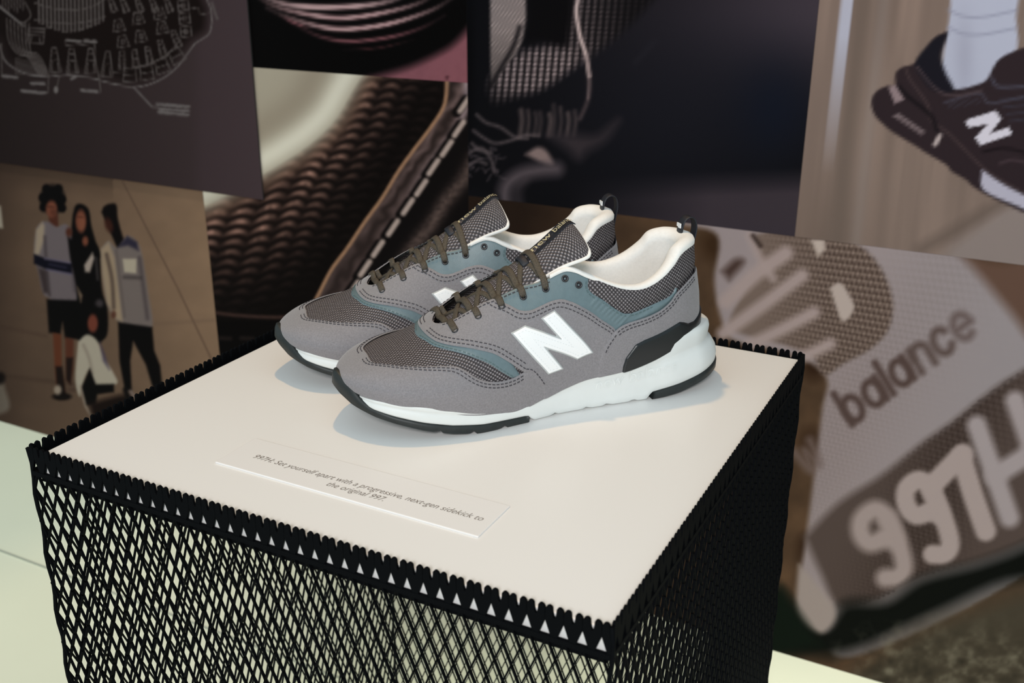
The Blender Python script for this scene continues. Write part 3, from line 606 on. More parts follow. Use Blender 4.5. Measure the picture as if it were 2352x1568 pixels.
    k = np.where((V > 1330) & (U > 1850))[0]; o = I.local(k); nz = fbm(o.U / 24, o.V / 22); fl = np.clip((o.V - 1400) / 110, 0, 1) * np.clip((o.U - 1900) / 120, 0, 1); o.mix(np.clip((nz - .5) * 2.6, 0, 1) * fl * .8, (118, 110, 92)); o.mix(np.clip((.47 - nz) * 2.4, 0, 1) * .6 * fl, (34, 31, 24)); I.c[k] = o.c
    I.poly(smooth(t((345, 1170), (400, 1230), (470, 1330), (420, 1400), (340, 1330), (345, 1170))), (150, 134, 126), 8)
    I.poly(t((160, 1250), (290, 1250), (350, 1340), (420, 1440), (300, 1470), (160, 1500)), (12, 20, 13), 16)

def spacing(a, b, va, vb, fine, coarse):
    """grid lines: fine inside [va,vb], coarse outside"""
    lo, hi = max(a, va), min(b, vb); parts = []
    if hi > lo:
        if lo > a + 1e-6: parts.append(np.linspace(a, lo, max(2, int((lo - a) / coarse) + 1), endpoint=False))
        parts.append(np.linspace(lo, hi, max(2, int((hi - lo) / fine) + 1), endpoint=hi >= b - 1e-6))
        if hi < b - 1e-6: parts.append(np.linspace(hi, b, max(2, int((b - hi) / coarse) + 1)))
        return np.concatenate(parts)
    return np.linspace(a, b, max(2, int((b - a) / coarse) + 1))
def poster(name, label, x0, x1, z0, z1, paint, proud=0.0, fine=.0030):
    xs = spacing(x0, x1, -1.5, .70, fine, .015); zs = spacing(z0, z1, 0, .99, fine, .015)
    X, Z = np.meshgrid(xs, zs, indexing='ij'); n, m = X.shape
    u, v = wall_to_sheet(X.ravel(), Z.ravel()); I = Ink(u, v, (0, 0, 0)); paint(I)
    col = np.clip(srgb(*np.clip(I.c, 0, 255).T).T.reshape(-1, 3) if False else np.where(I.c / 255 <= .04045, np.clip(I.c, 0, 255) / 255 / 12.92, ((np.clip(I.c, 0, 255) / 255 + .055) / 1.055) ** 2.4), 0, 1) / GAIN
    y = WY - proud
    V = np.stack([X.ravel(), np.full(X.size, y), Z.ravel()], 1); ii = np.arange(X.size).reshape(n, m)
    F = np.stack([ii[:-1, :-1], ii[1:, :-1], ii[1:, 1:], ii[:-1, 1:]], -1).reshape(-1, 4)
    k = len(V); cs = np.array([[x0, y, z0], [x1, y, z0], [x1, y, z1], [x0, y, z1], [x0, WY + .0099, z0], [x1, WY + .0099, z0], [x1, WY + .0099, z1], [x0, WY + .0099, z1]])
    bf = np.array([[0, 4, 5, 1], [1, 5, 6, 2], [2, 6, 7, 3], [3, 7, 4, 0], [4, 7, 6, 5]]) + k
    V = np.concatenate([V, cs]); c2 = np.concatenate([np.clip(col, 0, .95), np.full((8, 3), .03)])
    o = mesh_np(name, V, [np.concatenate([F, bf])], M['print'], None, smooth=False, col=c2)
    tag(o, label, 'wall print', 'printed panels covering the back wall'); return o
XR = 1.05; ZT = 1.22; XL = -1.85
poster('wall_print', 'dark brown wall print with a pale line plan of streets and blocks', XL, -.62, .608, ZT, paint_plan, .0030)
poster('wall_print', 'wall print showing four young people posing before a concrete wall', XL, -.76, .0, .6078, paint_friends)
poster('wall_print', 'black wall print with curved glossy rings and a mauve corner', -.6198, -.212, .831, ZT, paint_rings, fine=.0034)
poster('wall_print', 'wall print of brown ribbed knit beside a stitched leather edge', -.7598, -.212, .0, .8308, paint_knit_collar)
poster('wall_print', 'dark wall print of ribbed cloth with a pale hanging drawcord', -.2118, .292, .660, ZT, paint_dark_cloth)
poster('wall_print', 'wall print of a foot in white sock and dark trainer', .2922, XR, .660, ZT, paint_runner)
poster('wall_print', 'wall print of a huge woven label with faded lettering and numerals', -.2118, XR, .0, .6598, paint_label)

# ---------------------------------------------------------------- plinth: expanded metal box with an acrylic top
S_ = 0.42
board = bevel_box('display_board', (S_ / 2, S_ / 2, BT - .00825), (S_ / 2, S_ / 2, .00825), .0010, M['board'])
tag(board, 'square white acrylic board on top of the black mesh box', 'board')

box = empty('mesh_box', (S_ / 2, S_ / 2, 0))
tag(box, 'tall black expanded metal mesh box carrying the white board', 'display stand')
X0, X1, Y0, Y1 = -.0085, S_ + .0030, -.0024, S_ + .0030       # planes of the four mesh walls
NT = 40
ZB = BT - .0128                                                # foot of the cut edge; the board itself is 16.5 mm thick
def strand_panel(length, z0, z1, pitch, height):
    """diamond mesh in the plane u (along) / z; ribbon strands with depth; returns V,F in (u, depth, z)"""
    n = int(round(length / pitch)); p = length / n; hh = height / 2
    rows = int((z1 - z0) / hh)
    hh = (z1 - z0) / rows
    B = []
    for r in range(rows):
        za = z1 - r * hh; zb_ = za - hh
        off = 0.5 if r % 2 else 0.0
        for k in range(-1, n + 1):
            for s in (-1, 1):
                a = (k + .5 + off) * p; b = a + s * p / 2
                if a < -1e-6 or a > length + 1e-6 or b < -1e-6 or b > length + 1e-6: continue
                B.append((a, za, b, zb_))
    B = np.array(B); a = B[:, :2]; b = B[:, 2:]
    d = b - a; L = np.linalg.norm(d, axis=1)[:, None]; d = d / L; a = a - d * .0006; b = b + d * .0006
    nrm = np.stack([-d[:, 1], d[:, 0]], 1) * .00052
    dep = .0009
    P = []
    for pt, dd in ((a, -dep), (b, -dep), (a, dep), (b, dep)):
        # ribbon slightly rolled: front edge shifted
        for sg in (-1, 1):
            q = pt + sg * nrm
            P.append(np.stack([q[:, 0], np.full(len(q), dd), q[:, 1]], 1))
    V = np.stack(P, 1)            # n,8,3 order: a-front-,a-front+,b-front-,b-front+,a-back-,a-back+,b-back-,b-back+
    f = np.array([[0, 2, 3, 1], [4, 5, 7, 6], [0, 4, 6, 2], [1, 3, 7, 5]])
    F = (np.arange(len(V))[:, None, None] * 8 + f[None]).reshape(-1, 4)
    return V.reshape(-1, 3), F
PIT = .0105; DH = .0255
def side_frame(i):
    # origin, along direction, outward direction
    if i == 0: return np.array([X0, Y0, 0.]), np.array([1., 0, 0]), X1 - X0
    if i == 1: return np.array([X1, Y0, 0.]), np.array([0., 1, 0]), Y1 - Y0
    if i == 2: return np.array([X1, Y1, 0.]), np.array([-1., 0, 0]), X1 - X0
    return np.array([X0, Y1, 0.]), np.array([0., -1, 0]), Y1 - Y0
base = np.array([S_ / 2, S_ / 2, 0])
cr = .0423e-3                                               # tooth drawing unit (m)
half = np.array([(-125, -20), (-84, 0), (-3, 232), (-2, 320), (-4, 335), (-5, 412), (-22, 440), (-50, 456), (-76, 450), (-94, 430), (-99, 360), (-110, 305), (-125, 285)], float)
def tooth_mesh():
    vs = []; fs = []
    for s in (1, -1):
        pts = half * [s, 1] * cr
        n = len(pts); k = len(vs); dep = .0009
        for dd in (-dep, dep):
            for u, z in pts: vs.append((u, dd, z))
        r = list(range(n))
        fs.append([k + i for i in (r if s < 0 else r[::-1])]); fs.append([k + n + i for i in (r[::-1] if s < 0 else r)])
        for i in r:
            j = (i + 1) % n
            q = [k + i, k + j, k + n + j, k + n + i]
            fs.append(q if s > 0 else q[::-1])
    me = bpy.data.meshes.new('tooth'); me.from_pydata(vs, [], fs); me.update(); me.materials.append(M['mesh'])
    return me
tooth_me = tooth_mesh()
for i in range(4):
    o_, u_, L_ = side_frame(i)
    out_ = np.array([u_[1], -u_[0], 0.])
    A = np.stack([u_, -out_, [0, 0, 1.]])
    V, F = strand_panel(L_, .004, ZB - .002, PIT, DH)
    mp = mesh_np('mesh_panel', V @ A + o_ - base, F, M['mesh'], box, smooth=False)
    tag(mp, kind='stuff')
    # rail under the board, standing foot rail
    for nm, zc, hz, hy, ins in (('edge_strip', ZB - .0019, .0017, .0011, 0.0), ('top_rail', BT - .0165 - .003, .003, .004, .0075), ('foot_rail', .003, .003, .003, .005)):
        c = o_ + u_ * L_ / 2 + np.array([0, 0, zc]) - out_ * ins - base
        V, F = boxes([((0, 0, 0), (L_ / 2 - (.004 if ins else 0), hy, hz), None)])
        mesh_np(nm, V @ A + c, F, M['mesh'], box, smooth=False)
    rz = math.atan2(u_[1], u_[0])
    for k in range(NT):
        t = bpy.data.objects.new('tooth', tooth_me); COL.objects.link(t); t.parent = box
        p = o_ + u_ * L_ * (k + .5) / NT - base
        t.location = (p[0], p[1], ZB - .0006); t.rotation_euler = (0, 0, rz)
        t.scale = (L_ / NT / (250 * cr), 1, 1)
# corner posts where the mesh is folded round
for x, y in ((X0, Y0), (X1, Y0), (X1, Y1), (X0, Y1)):
    path = np.array([[x, y, z] for z in np.linspace(0.0, BT + .004, 60)]) - base
    path[:, :2] += (.0006 * np.sin(np.arange(60) * 1.55))[:, None]
    V, F = sweep(path, .0013, .0013, (1, 0, 0), 8)
    mesh_np('corner_fold', V, F, M['mesh'], box)

# label card
card = empty('caption_card', (.2165, .066, BT)); tag(card, 'clear acrylic caption card with two lines of text on white board', 'caption card')
cb = bevel_box('card_plate', (0, 0, .0006), (.1015, .0205, .0006), .0005, M['card'], card)
for s_, x0, x1, y in (('997H: Set yourself apart with a progressive, next-gen sidekick to', .1336, .3113, .0618), ('the original 997.', .2008, .2448, .0538)):
    V2, F2 = text_mesh(s_, 1.0, .30)
    w_ = V2[:, 0].max() - V2[:, 0].min(); k = (x1 - x0) / w_
    P = np.zeros((len(V2), 3)); P[:, 0] = (V2[:, 0] - V2[:, 0].min()) * k + x0 - .2165; P[:, 1] = V2[:, 1] * k * 1.15 + y - .066; P[:, 2] = .00128
    mesh_np('caption_lettering', P, F2, M['ink'], card, smooth=False)
# ---------------------------------------------------------------- sneakers (millimetres in shoe space: x heel->toe, y wearer's left, z up)
def cspline(xs,ys,xq):
    # natural cubic spline, vectorised on trailing dims of ys
    xs=np.asarray(xs,float);ys=np.asarray(ys,float);n=len(xs);h=np.diff(xs)
    A=np.zeros((n,n));B=np.zeros((n,)+ys.shape[1:])
    A[0,0]=A[-1,-1]=1
    for i in range(1,n-1):
        A[i,i-1]=h[i-1];A[i,i]=2*(h[i-1]+h[i]);A[i,i+1]=h[i]
        B[i]=6*((ys[i+1]-ys[i])/h[i]-(ys[i]-ys[i-1])/h[i-1])
    m=np.linalg.solve(A,B.reshape(n,-1)).reshape(B.shape)
    xq=np.asarray(xq,float);k=np.clip(np.searchsorted(xs,xq)-1,0,n-2)
    sh=(-1,)+(1,)*(ys.ndim-1)
    hk=h[k].reshape(sh) if ys.ndim>1 else h[k]
    a=(xs[k+1]-xq).reshape(sh) if ys.ndim>1 else xs[k+1]-xq
    b=(xq-xs[k]).reshape(sh) if ys.ndim>1 else xq-xs[k]
    return (m[k]*a**3+m[k+1]*b**3)/(6*hk)+(ys[k]/hk-m[k]*hk/6)*a+(ys[k+1]/hk-m[k+1]*hk/6)*b
def pchip(xs,ys,xq):
    xs=np.asarray(xs,float);ys=np.asarray(ys,float);h=np.diff(xs);d=np.diff(ys)/h
    m=np.zeros(len(xs))
    for i in range(1,len(xs)-1):
        if d[i-1]*d[i]>0:
            w1=2*h[i]+h[i-1];w2=h[i]+2*h[i-1];m[i]=(w1+w2)/(w1/d[i-1]+w2/d[i])
    m[0]=d[0];m[-1]=d[-1]
    xq=np.clip(np.asarray(xq,float),xs[0],xs[-1]);k=np.clip(np.searchsorted(xs,xq)-1,0,len(xs)-2)
    t=(xq-xs[k])/h[k];t2=t*t;t3=t2*t
    return (2*t3-3*t2+1)*ys[k]+(t3-2*t2+t)*h[k]*m[k]+(-2*t3+3*t2)*ys[k+1]+(t3-t2)*h[k]*m[k+1]
# ------- shoe upper (mm). x heel->toe, y wearer's left, z up
UX0,UX1=14.,305.5
def th_of(x): return np.arccos(np.clip(1-2*(np.asarray(x,float)-UX0)/(UX1-UX0),-1,1))
def x_of(t): return UX0+(UX1-UX0)*(1-np.cos(t))/2
WX=[14,20,30,45,60,80,100,120,140,160,180,200,220,240,260,275,290,300,305.5]
WL=[0,17,25,31,34,36.5,37.5,38,39.5,42,45.5,48.5,50,49,45.5,40,29.5,17.5,0]
WM=[0,17,25,31,34,36,36,35.5,36,37,41,45,48,49,47.5,43,33,20,0]
def upW(x,tab):
    return pchip(th_of(WX),tab,th_of(x))
ZBX=[14,40,70,97,128,146,162,190,211,240,268,285,296,305.5];ZBZ=[52,48,40,35,33,29,24,17,18,23,28,31,33,37]
def feather(x): return pchip(ZBX,ZBZ,x)
ZTX=[14,60,100,130,150,175,200,222,236,251,265,279,290,298,303,305.5];ZTZ=[160,158,150,137,125,109,92.5,77,67,59.5,55,51.5,48,44.5,41.5,39.5]
def ridge(x): return pchip(ZTX,ZTZ,x)
# sections: stations x, (fy,fz)*7 from feather to top
SX=[14,60,95,125,160,200,235,270,305.5]
S=np.array([
[(1,0),(1.02,.14),(1.0,.27),(.96,.40),(.90,.52),(.80,.70),(0,1)],
[(1,0),(1.03,.14),(1.0,.27),(.95,.40),(.87,.53),(.74,.72),(0,1)],
[(1,0),(1.02,.15),(.98,.29),(.92,.43),(.83,.57),(.65,.78),(0,1)],
[(1,0),(1.01,.17),(.96,.33),(.87,.50),(.73,.68),(.50,.87),(0,1)],
[(1,0),(1.01,.18),(.95,.36),(.83,.55),(.65,.74),(.37,.92),(0,1)],
[(1,0),(1.02,.18),(.97,.38),(.84,.59),(.63,.79),(.34,.94),(0,1)],
[(1,0),(1.02,.20),(.98,.42),(.86,.65),(.65,.84),(.34,.96),(0,1)],
[(1,0),(1.03,.22),(.99,.47),(.87,.71),(.65,.88),(.34,.97),(0,1)],
[(1,0),(1.03,.25),(1.0,.52),(.88,.76),(.65,.91),(.34,.98),(0,1)]],float)
HBZ=[30,45,60,75,91,105,114,125,170];HBX=[6,6,6.5,8,11,13,14,14,10]
def upper(x,tau,WLs,WMs):
    """x,tau arrays (same shape); tau -6..6: +6 visible(left) feather ... 0 top"""
    x=np.asarray(x,float);tau=np.asarray(tau,float);shp=x.shape;x=x.ravel();tau=tau.ravel()
    sec=np.stack([cspline(SX,S[:,:,0],x),cspline(SX,S[:,:,1],x)],-1) # n,7,2
    full=np.concatenate([sec*[-1,1],sec[:,5::-1]*[1,1]],1) # 13 pts  -feather..top..+feather
    ts=np.arange(-6,7.)
    # spline across tau: basis matrix
    I=np.eye(13);Bm=cspline(ts,I,np.clip(tau,-6.8,6.8)) # n,13
    v=np.einsum('ni,nik->nk',Bm,full)
    W=np.where(v[:,0]>=0,upW(x,WLs),upW(x,WMs))
    zb,zt=feather(x),ridge(x)
    y=v[:,0]*W; z=zb+(zt-zb)*v[:,1]
    xx=x+np.interp(z,HBZ,HBX)*np.clip(1-(x-14)/100,0,1)
    return np.stack([xx,y,z],-1).reshape(shp+(3,))

KB = 16.0
def spl(pts, n=10):
    """Catmull-Rom through pts"""
    P = np.asarray(pts, float)
    if len(P) < 3: return P
    Q = np.concatenate([[2 * P[0] - P[1]], P, [2 * P[-1] - P[-2]]]); out = []
    for i in range(len(P) - 1):
        p0, p1, p2, p3 = Q[i:i + 4]; t = np.linspace(0, 1, n, endpoint=False)[:, None]
        out.append(.5 * ((2 * p1) + (-p0 + p2) * t + (2 * p0 - 5 * p1 + 4 * p2 - p3) * t ** 2 + (-p0 + 3 * p1 - 3 * p2 + p3) * t ** 3))
    return np.concatenate(out + [P[-1:]])
def ring(*pieces, smooth=True):
    return np.concatenate([spl(p) if smooth else np.asarray(p, float) for p in pieces])
def sdf(poly, x, b):
    """signed distance (+ inside) of points to closed polygon, both in mm (x, KB*tau)"""
    P = np.asarray(poly, float) * [1, KB]; Q = np.roll(P, -1, 0)
    keep = np.hypot(*(Q - P).T) > 1e-6; P = P[keep]; Q = Q[keep]
    sh = x.shape; x = x.ravel(); b = b.ravel(); best = np.full(x.shape, 1e9); ins = np.zeros(x.shape, bool)
    for (ax, ay), (bx, by) in zip(P, Q):
        dx, dy = bx - ax, by - ay; L2 = dx * dx + dy * dy
        t = np.clip(((x - ax) * dx + (b - ay) * dy) / L2, 0, 1)
        best = np.minimum(best, (x - ax - t * dx) ** 2 + (b - ay - t * dy) ** 2)
        if ay != by:
            c = ((ay > b) != (by > b)) & (x < (bx - ax) * (b - ay) / (by - ay) + ax); ins ^= c
    d = np.sqrt(best); return np.where(ins, d, -d).reshape(sh)

OPEN_EDGE = [(14, 1.5), (27.8, 1.5), (38.6, 1.68), (46.6, 2.16), (57.6, 2.54), (68.7, 2.73), (79.4, 2.79), (91.3, 2.71), (103.3, 2.59), (114.6, 2.43), (126.6, 2.17), (134.4, 1.92), (141, 1.76), (147, 1.73), (153, 1.73), (163.7, 1.62), (173, 1.45), (183, 1.34), (192, 1.26), (202, 1.12), (214, 1.0), (223, .88), (229, .62), (232.5, .25), (233.2, 0)]
P_OPEN = np.concatenate([[(0, -1), (0, 1.5)], spl(OPEN_EDGE), [(233.2, -1)]])
E_MUD = [(283.5, -.4), (284, .5), (283.6, 1.1), (280.5, 1.5), (270, 2.02), (257.7, 2.43), (240, 2.89), (231, 3.17), (226, 3.45), (219.8, 3.9), (213, 4.25), (205, 4.48), (197, 4.58), (189, 4.6), (181, 4.57)]
E_MUDR = [(181, 4.57), (176, 4.77), (171, 5.23), (165, 5.9), (163, 7)]
P_MUD = np.concatenate([spl(E_MUD), spl(E_MUDR) - [7, -.1], [(320, 7), (320, -.4)]])
E_TEAL1 = [(247.5, -.4), (246.8, .3), (244.7, .8), (240.3, 1.58), (229, 2.43), (218, 3.05), (207, 3.61), (199.6, 4.07), (190.6, 4.58)]
P_TEAL1 = np.concatenate([spl(E_TEAL1), [(183, 4.7), (196, 3.2), (225, 1.4), (236, .4), (236, -.4)]])
E_SADF = [(242.6, -.4), (242.2, .4), (240.6, 1.0), (237, 1.55), (228, 2.2), (215, 2.79), (203, 3.27), (194.8, 3.71), (186.8, 4.18), (180.8, 4.57)]
E_SADT = [(105, 4.48), (107, 4.33), (116.6, 3.93), (123.4, 3.6), (131, 3.28), (141, 2.86), (148, 2.64), (156, 2.53), (162.5, 2.5), (171, 2.43), (178.6, 2.21), (185.4, 1.81), (192.7, 1.40), (198, .8)]
E_SADR = [(119, 5.9), (116, 5.35), (113.5, 5.07), (109, 4.75), (105, 4.48)]
P_SAD = np.concatenate([spl(E_SADF), spl(E_MUDR)[1:], [(112, 7)], spl(E_SADR)[:-6] - [6, -.1], spl(E_SADT), [(200, -.4)]])
E_COLM = [(46.5, 3.3), (49.8, 3.56), (56, 3.67), (64, 3.68), (76.8, 3.74), (88, 3.82), (95, 3.80), (99.7, 3.70), (106.6, 3.45), (114.4, 3.14), (122.6, 2.84), (125.6, 2.6), (124.8, 2.3), (123.5, 2.0), (124, 1.4)]
P_TEALQ = np.concatenate([spl(E_COLM), [(205, .6), (194, 1.6), (178, 2.7), (150, 3.2), (120, 4.3), (104, 4.8), (96, 4.6), (77, 4.5), (60, 4.3), (44, 3.9)]])
E_COUN = [(105, 4.48), (100, 4.32), (91.6, 4.21), (77, 4.18), (64.4, 4.1), (54.7, 3.9), (48.5, 3.63), (42.4, 3.47), (31, 3.23), (24.4, 3.13), (14, 3.08), (8, 3.08)]
P_COUN = np.concatenate([[(119, 7)], spl(E_SADR), spl(E_COUN), [(8, 7)]])
E_CLIP = [(98, 6.2), (96, 5.8), (88, 5.3), (80, 5.22), (62, 5.2), (46, 5.16), (41, 5.32), (36, 5.52), (29, 5.6), (23, 5.52), (17, 5.35), (8, 5.3)]
P_CLIP = np.concatenate([np.asarray(E_CLIP), [(8, 7.2), (99, 7.2)]])
P_N = np.array([(153.5, 2.96), (124.9, 5.27), (137.1, 5.32), (164.3, 4.02), (149.7, 5.43), (161, 5.29), (187, 2.85), (176.9, 2.87), (149.7, 4.15), (163, 2.97)])
def flipN(P):
    c = 156.; return np.stack([2 * c - P[:, 0], P[:, 1]], 1)[::-1]
def grow(P, d):
    """offset closed polygon outwards by d mm (metric x, KB*tau)"""
    Q = P * [1, KB]; a = np.roll(Q, 1, 0); c = np.roll(Q, -1, 0)
    area = .5 * np.sum(Q[:, 0] * c[:, 1] - c[:, 0] * Q[:, 1]); s = 1 if area > 0 else -1
    e1 = Q - a; e2 = c - Q; e1 /= np.linalg.norm(e1, axis=1)[:, None]; e2 /= np.linalg.norm(e2, axis=1)[:, None]
    n1 = np.stack([e1[:, 1], -e1[:, 0]], 1) * s; n2 = np.stack([e2[:, 1], -e2[:, 0]], 1) * s
    m = n1 + n2; m /= (m * n1).sum(1)[:, None]
    return (Q + m * d) / [1, KB]

EYE = [(224.5, 1.50), (207.5, 1.56), (190.5, 1.72), (174.3, 1.84), (157.5, 2.02)]
EYE_SPARE = [(142.5, 2.02), (133.0, 2.42)]

def make_shoe(name, mirrored, loc, ang, label):
    root = empty(name, loc, math.radians(ang))
    tag(root, label, 'sneaker', 'pair of grey sneakers on the white board')
    WLs, WMs = (WM, WL) if mirrored else (WL, WM)
    MLs, MMs = (MID_M, MID_L) if mirrored else (MID_L, MID_M)
    up_ = lambda th, ta: upper(x_of(th), ta, WLs, WMs)
    def nrm(th, ta):
        e = 2e-3; d = 2e-2
        ta0 = np.clip(ta - d, -6.6, 6.6); ta1 = np.clip(ta + d, -6.6, 6.6)
        a = up_(np.clip(th - e, 0, np.pi), ta); b = up_(np.clip(th + e, 0, np.pi), ta)
        c = up_(th, ta0); g = up_(th, ta1)
        n = np.cross(b - a, g - c); return n / (np.linalg.norm(n, axis=-1, keepdims=True) + 1e-12)
    def surf(x, ta, off):
        th = th_of(np.asarray(x, float)); ta = np.asarray(ta, float)
        return up_(th, ta) + nrm(th, ta) * np.asarray(off)[..., None]
    # parameter grid
    n1, n2 = 330, 236
    th = np.linspace(0, np.pi, n1); ta = np.linspace(-6.45, 6.45, n2)
    # denser where x changes fast
    TH, TA = np.meshgrid(th, ta, indexing='ij'); XG = x_of(TH); BG = np.abs(TA) * KB
    PG = up_(TH, TA); NG = nrm(TH, TA)
    f_open = sdf(P_OPEN, XG, BG)
    f_col = sdf(np.concatenate([spl(E_COUN)[::-1], spl(E_COLM), [(60, -1), (0, -1), (0, 3.1)]]), XG, BG)
    idx = np.arange(n1 * n2).reshape(n1, n2)
    q = np.stack([idx[:-1, :-1], idx[1:, :-1], idx[1:, 1:], idx[:-1, 1:]], -1).reshape(-1, 4)
    alt = ((q[:, 0] // n2 + q[:, 0] % n2) % 2 == 0)
    TRI = np.concatenate([q[alt][:, [0, 1, 2]], q[alt][:, [0, 2, 3]], q[~alt][:, [0, 1, 3]], q[~alt][:, [1, 2, 3]]])
    thf, taf, Pf, Nf = TH.ravel(), TA.ravel(), PG.reshape(-1, 3), NG.reshape(-1, 3)
    pad = (2.4 * np.clip(f_col / 9, 0, 1) ** .6).ravel()               # stuffed collar
    def clip_field(Fd, TRI=TRI):
        f = Fd.ravel(); s = f > 0; t = TRI; cnt = s[t].sum(1)
        full = t[cnt == 3]; N0 = len(f)
        out = [full]; keys = []
        def rotate(tt, flag):
            k = np.argmax(s[tt] == flag, axis=1); r = np.arange(len(tt))
            return np.stack([tt[r, k], tt[r, (k + 1) % 3], tt[r, (k + 2) % 3]], 1)
        def ek(a, b): return np.minimum(a, b).astype(np.int64) * N0 + np.maximum(a, b)
        one = rotate(t[cnt == 1], True); two = rotate(t[cnt == 2], False)
        k1, k2 = ek(one[:, 0], one[:, 1]), ek(one[:, 0], one[:, 2]); k3, k4 = ek(two[:, 0], two[:, 1]), ek(two[:, 0], two[:, 2])
        uk, inv = np.unique(np.concatenate([k1, k2, k3, k4]), return_inverse=True)
        c = np.cumsum([0, len(k1), len(k2), len(k3), len(k4)])
        i1, i2, i3, i4 = [inv[c[j]:c[j + 1]] + N0 for j in range(4)]
        out.append(np.stack([one[:, 0], i1, i2], 1))
        out.append(np.stack([two[:, 1], two[:, 2], i4], 1)); out.append(np.stack([two[:, 1], i4, i3], 1))
        tri = np.concatenate(out)
        a, b = uk // N0, uk % N0; w = (f[a] / (f[a] - f[b]))[:, None]
        mix = lambda A: np.concatenate([A, A[a] * (1 - w) + A[b] * w]) if A.ndim > 1 else np.concatenate([A, A[a] * (1 - w[:, 0]) + A[b] * w[:, 0]])
        used, tri2 = np.unique(tri, return_inverse=True)
        return used, tri2.reshape(-1, 3), mix, np.concatenate([f, np.zeros(len(uk))])
    def panel(pname, Fd, level, mt, parent=root, edge=1.3, sink=.7, extra=None, grid=None):
        G = grid or (TRI, Pf, Nf, pad, thf, taf); Tr, Pf_, Nf_, pad_, th_, ta_ = G
        used, tri, mix, ff = clip_field(Fd, Tr)
        P = mix(Pf_)[used]; Nn = mix(Nf_)[used]; Nn /= np.linalg.norm(Nn, axis=1)[:, None] + 1e-12
        pp = mix(pad_)[used]; fv = ff[used]
        r = np.clip(fv / edge, 0, 1); off = level - (level * 0 + sink) * (1 - r) ** 2 + pp
        if extra is not None: off = off + mix(extra.ravel())[used]
        uv = np.stack([mix(x_of(th_))[used], mix(ta_)[used] * KB], 1)
        return mesh_np(pname, (P + Nn * off[:, None]) * .001, tri, mt, parent, uv=uv)
    # ---- base fabric, then the overlays
    panel('fabric_upper', -f_open, 0, M['knit'], edge=1, sink=0)
    F_T1 = np.minimum(sdf(P_TEAL1, XG, BG), -f_open); F_TQ = np.minimum(sdf(P_TEALQ, XG, BG), -f_open - .2)
    F_MUD = sdf(P_MUD, XG, BG); F_SAD = np.minimum(sdf(P_SAD, XG, BG), -f_open - .2); F_C = sdf(P_COUN, XG, BG); F_CL = sdf(P_CLIP, XG, BG)
    panel('vamp_trim', F_T1, .9, M['teal'])
    ribs = np.zeros(XG.shape)                                            # pressed ribs on the quarter
    for k in range(9):
        xc = 118.5 - 2.9 * k + 0 * XG; bc = (3.02 + .125 * k) * KB
        u = (XG - xc) * .80 + (BG - bc) * .60; v = -(XG - xc) * .60 + (BG - bc) * .80
        ribs += .75 * np.exp(-(v / .75) ** 2) * np.clip(1.2 - np.abs(u / 8.5) ** 4, 0, 1)
    panel('quarter_panel', F_TQ, 1.1, M['teal'], extra=ribs)
    panel('toe_guard', F_MUD, 1.5, M['suede'])
    panel('saddle_panel', F_SAD, 2.2, M['suede'])
    panel('heel_counter', F_C, 2.9, M['suede'])
    panel('heel_clip', F_CL, 4.4, M['clip'], edge=1.6, sink=2.2)
    for s in (1, -1):
        Pn = P_N if s > 0 else flipN(P_N)
        a_, b_ = np.linspace(th_of(120), th_of(193), 190), np.linspace(2.5, 5.8, 150) * s
        TH2, TA2 = np.meshgrid(a_, b_, indexing='ij'); X2 = x_of(TH2); B2 = np.abs(TA2) * KB; P2 = up_(TH2, TA2).reshape(-1, 3); N2 = nrm(TH2, TA2).reshape(-1, 3)
        i2 = np.arange(TH2.size).reshape(TH2.shape); q2 = np.stack([i2[:-1, :-1], i2[1:, :-1], i2[1:, 1:], i2[:-1, 1:]], -1).reshape(-1, 4)
        T2 = np.concatenate([q2[:, [0, 1, 2]], q2[:, [0, 2, 3]]])
        if s < 0: T2 = T2[:, ::-1]
        G2 = (T2, P2, N2, np.zeros(len(P2)), TH2.ravel(), TA2.ravel())
        fN = sdf(grow(Pn, .9), X2, B2)
        lg = panel('letter_logo', fN, 2.6, M['logo_edge'], edge=.5, sink=.9, grid=G2)
        tag(lg, 'letter N in white with pale grey edge')
        panel('logo_face', sdf(Pn, X2, B2), 2.95, M['logo'], parent=lg, edge=.5, sink=.6, grid=G2)
        Pi = grow(Pn, -2.0); Bn = []
        for pa, pb in zip(Pi, np.roll(Pi, -1, 0)):
            L = np.hypot(pb[0] - pa[0], (pb[1] - pa[1]) * KB); m_ = max(int(L / 2.6), 1); u = np.linspace(0, 1, m_ * 2 + 1)
            q = pa + (pb - pa) * u[:, None]; P3 = surf(q[:, 0], q[:, 1] * s, np.full(len(q), 2.95)); n3 = nrm(th_of(q[:, 0]), q[:, 1] * s)
            for k in range(0, 2 * m_, 2):
                t_ = P3[k + 1] - P3[k]; Lk = np.linalg.norm(t_); t_ = t_ / Lk; nn_ = n3[k] - (n3[k] @ t_) * t_; nn_ /= np.linalg.norm(nn_)
                Bn.append(((P3[k] + P3[k + 1]) / 2 * .001, (Lk / 2 * .001, .00016, .00014), np.stack([t_, np.cross(nn_, t_), nn_])))
        Vn, Fn = boxes(Bn); tag(mesh_np('logo_stitching', Vn, Fn, M['pale_thread'], lg, smooth=False), kind='stuff')
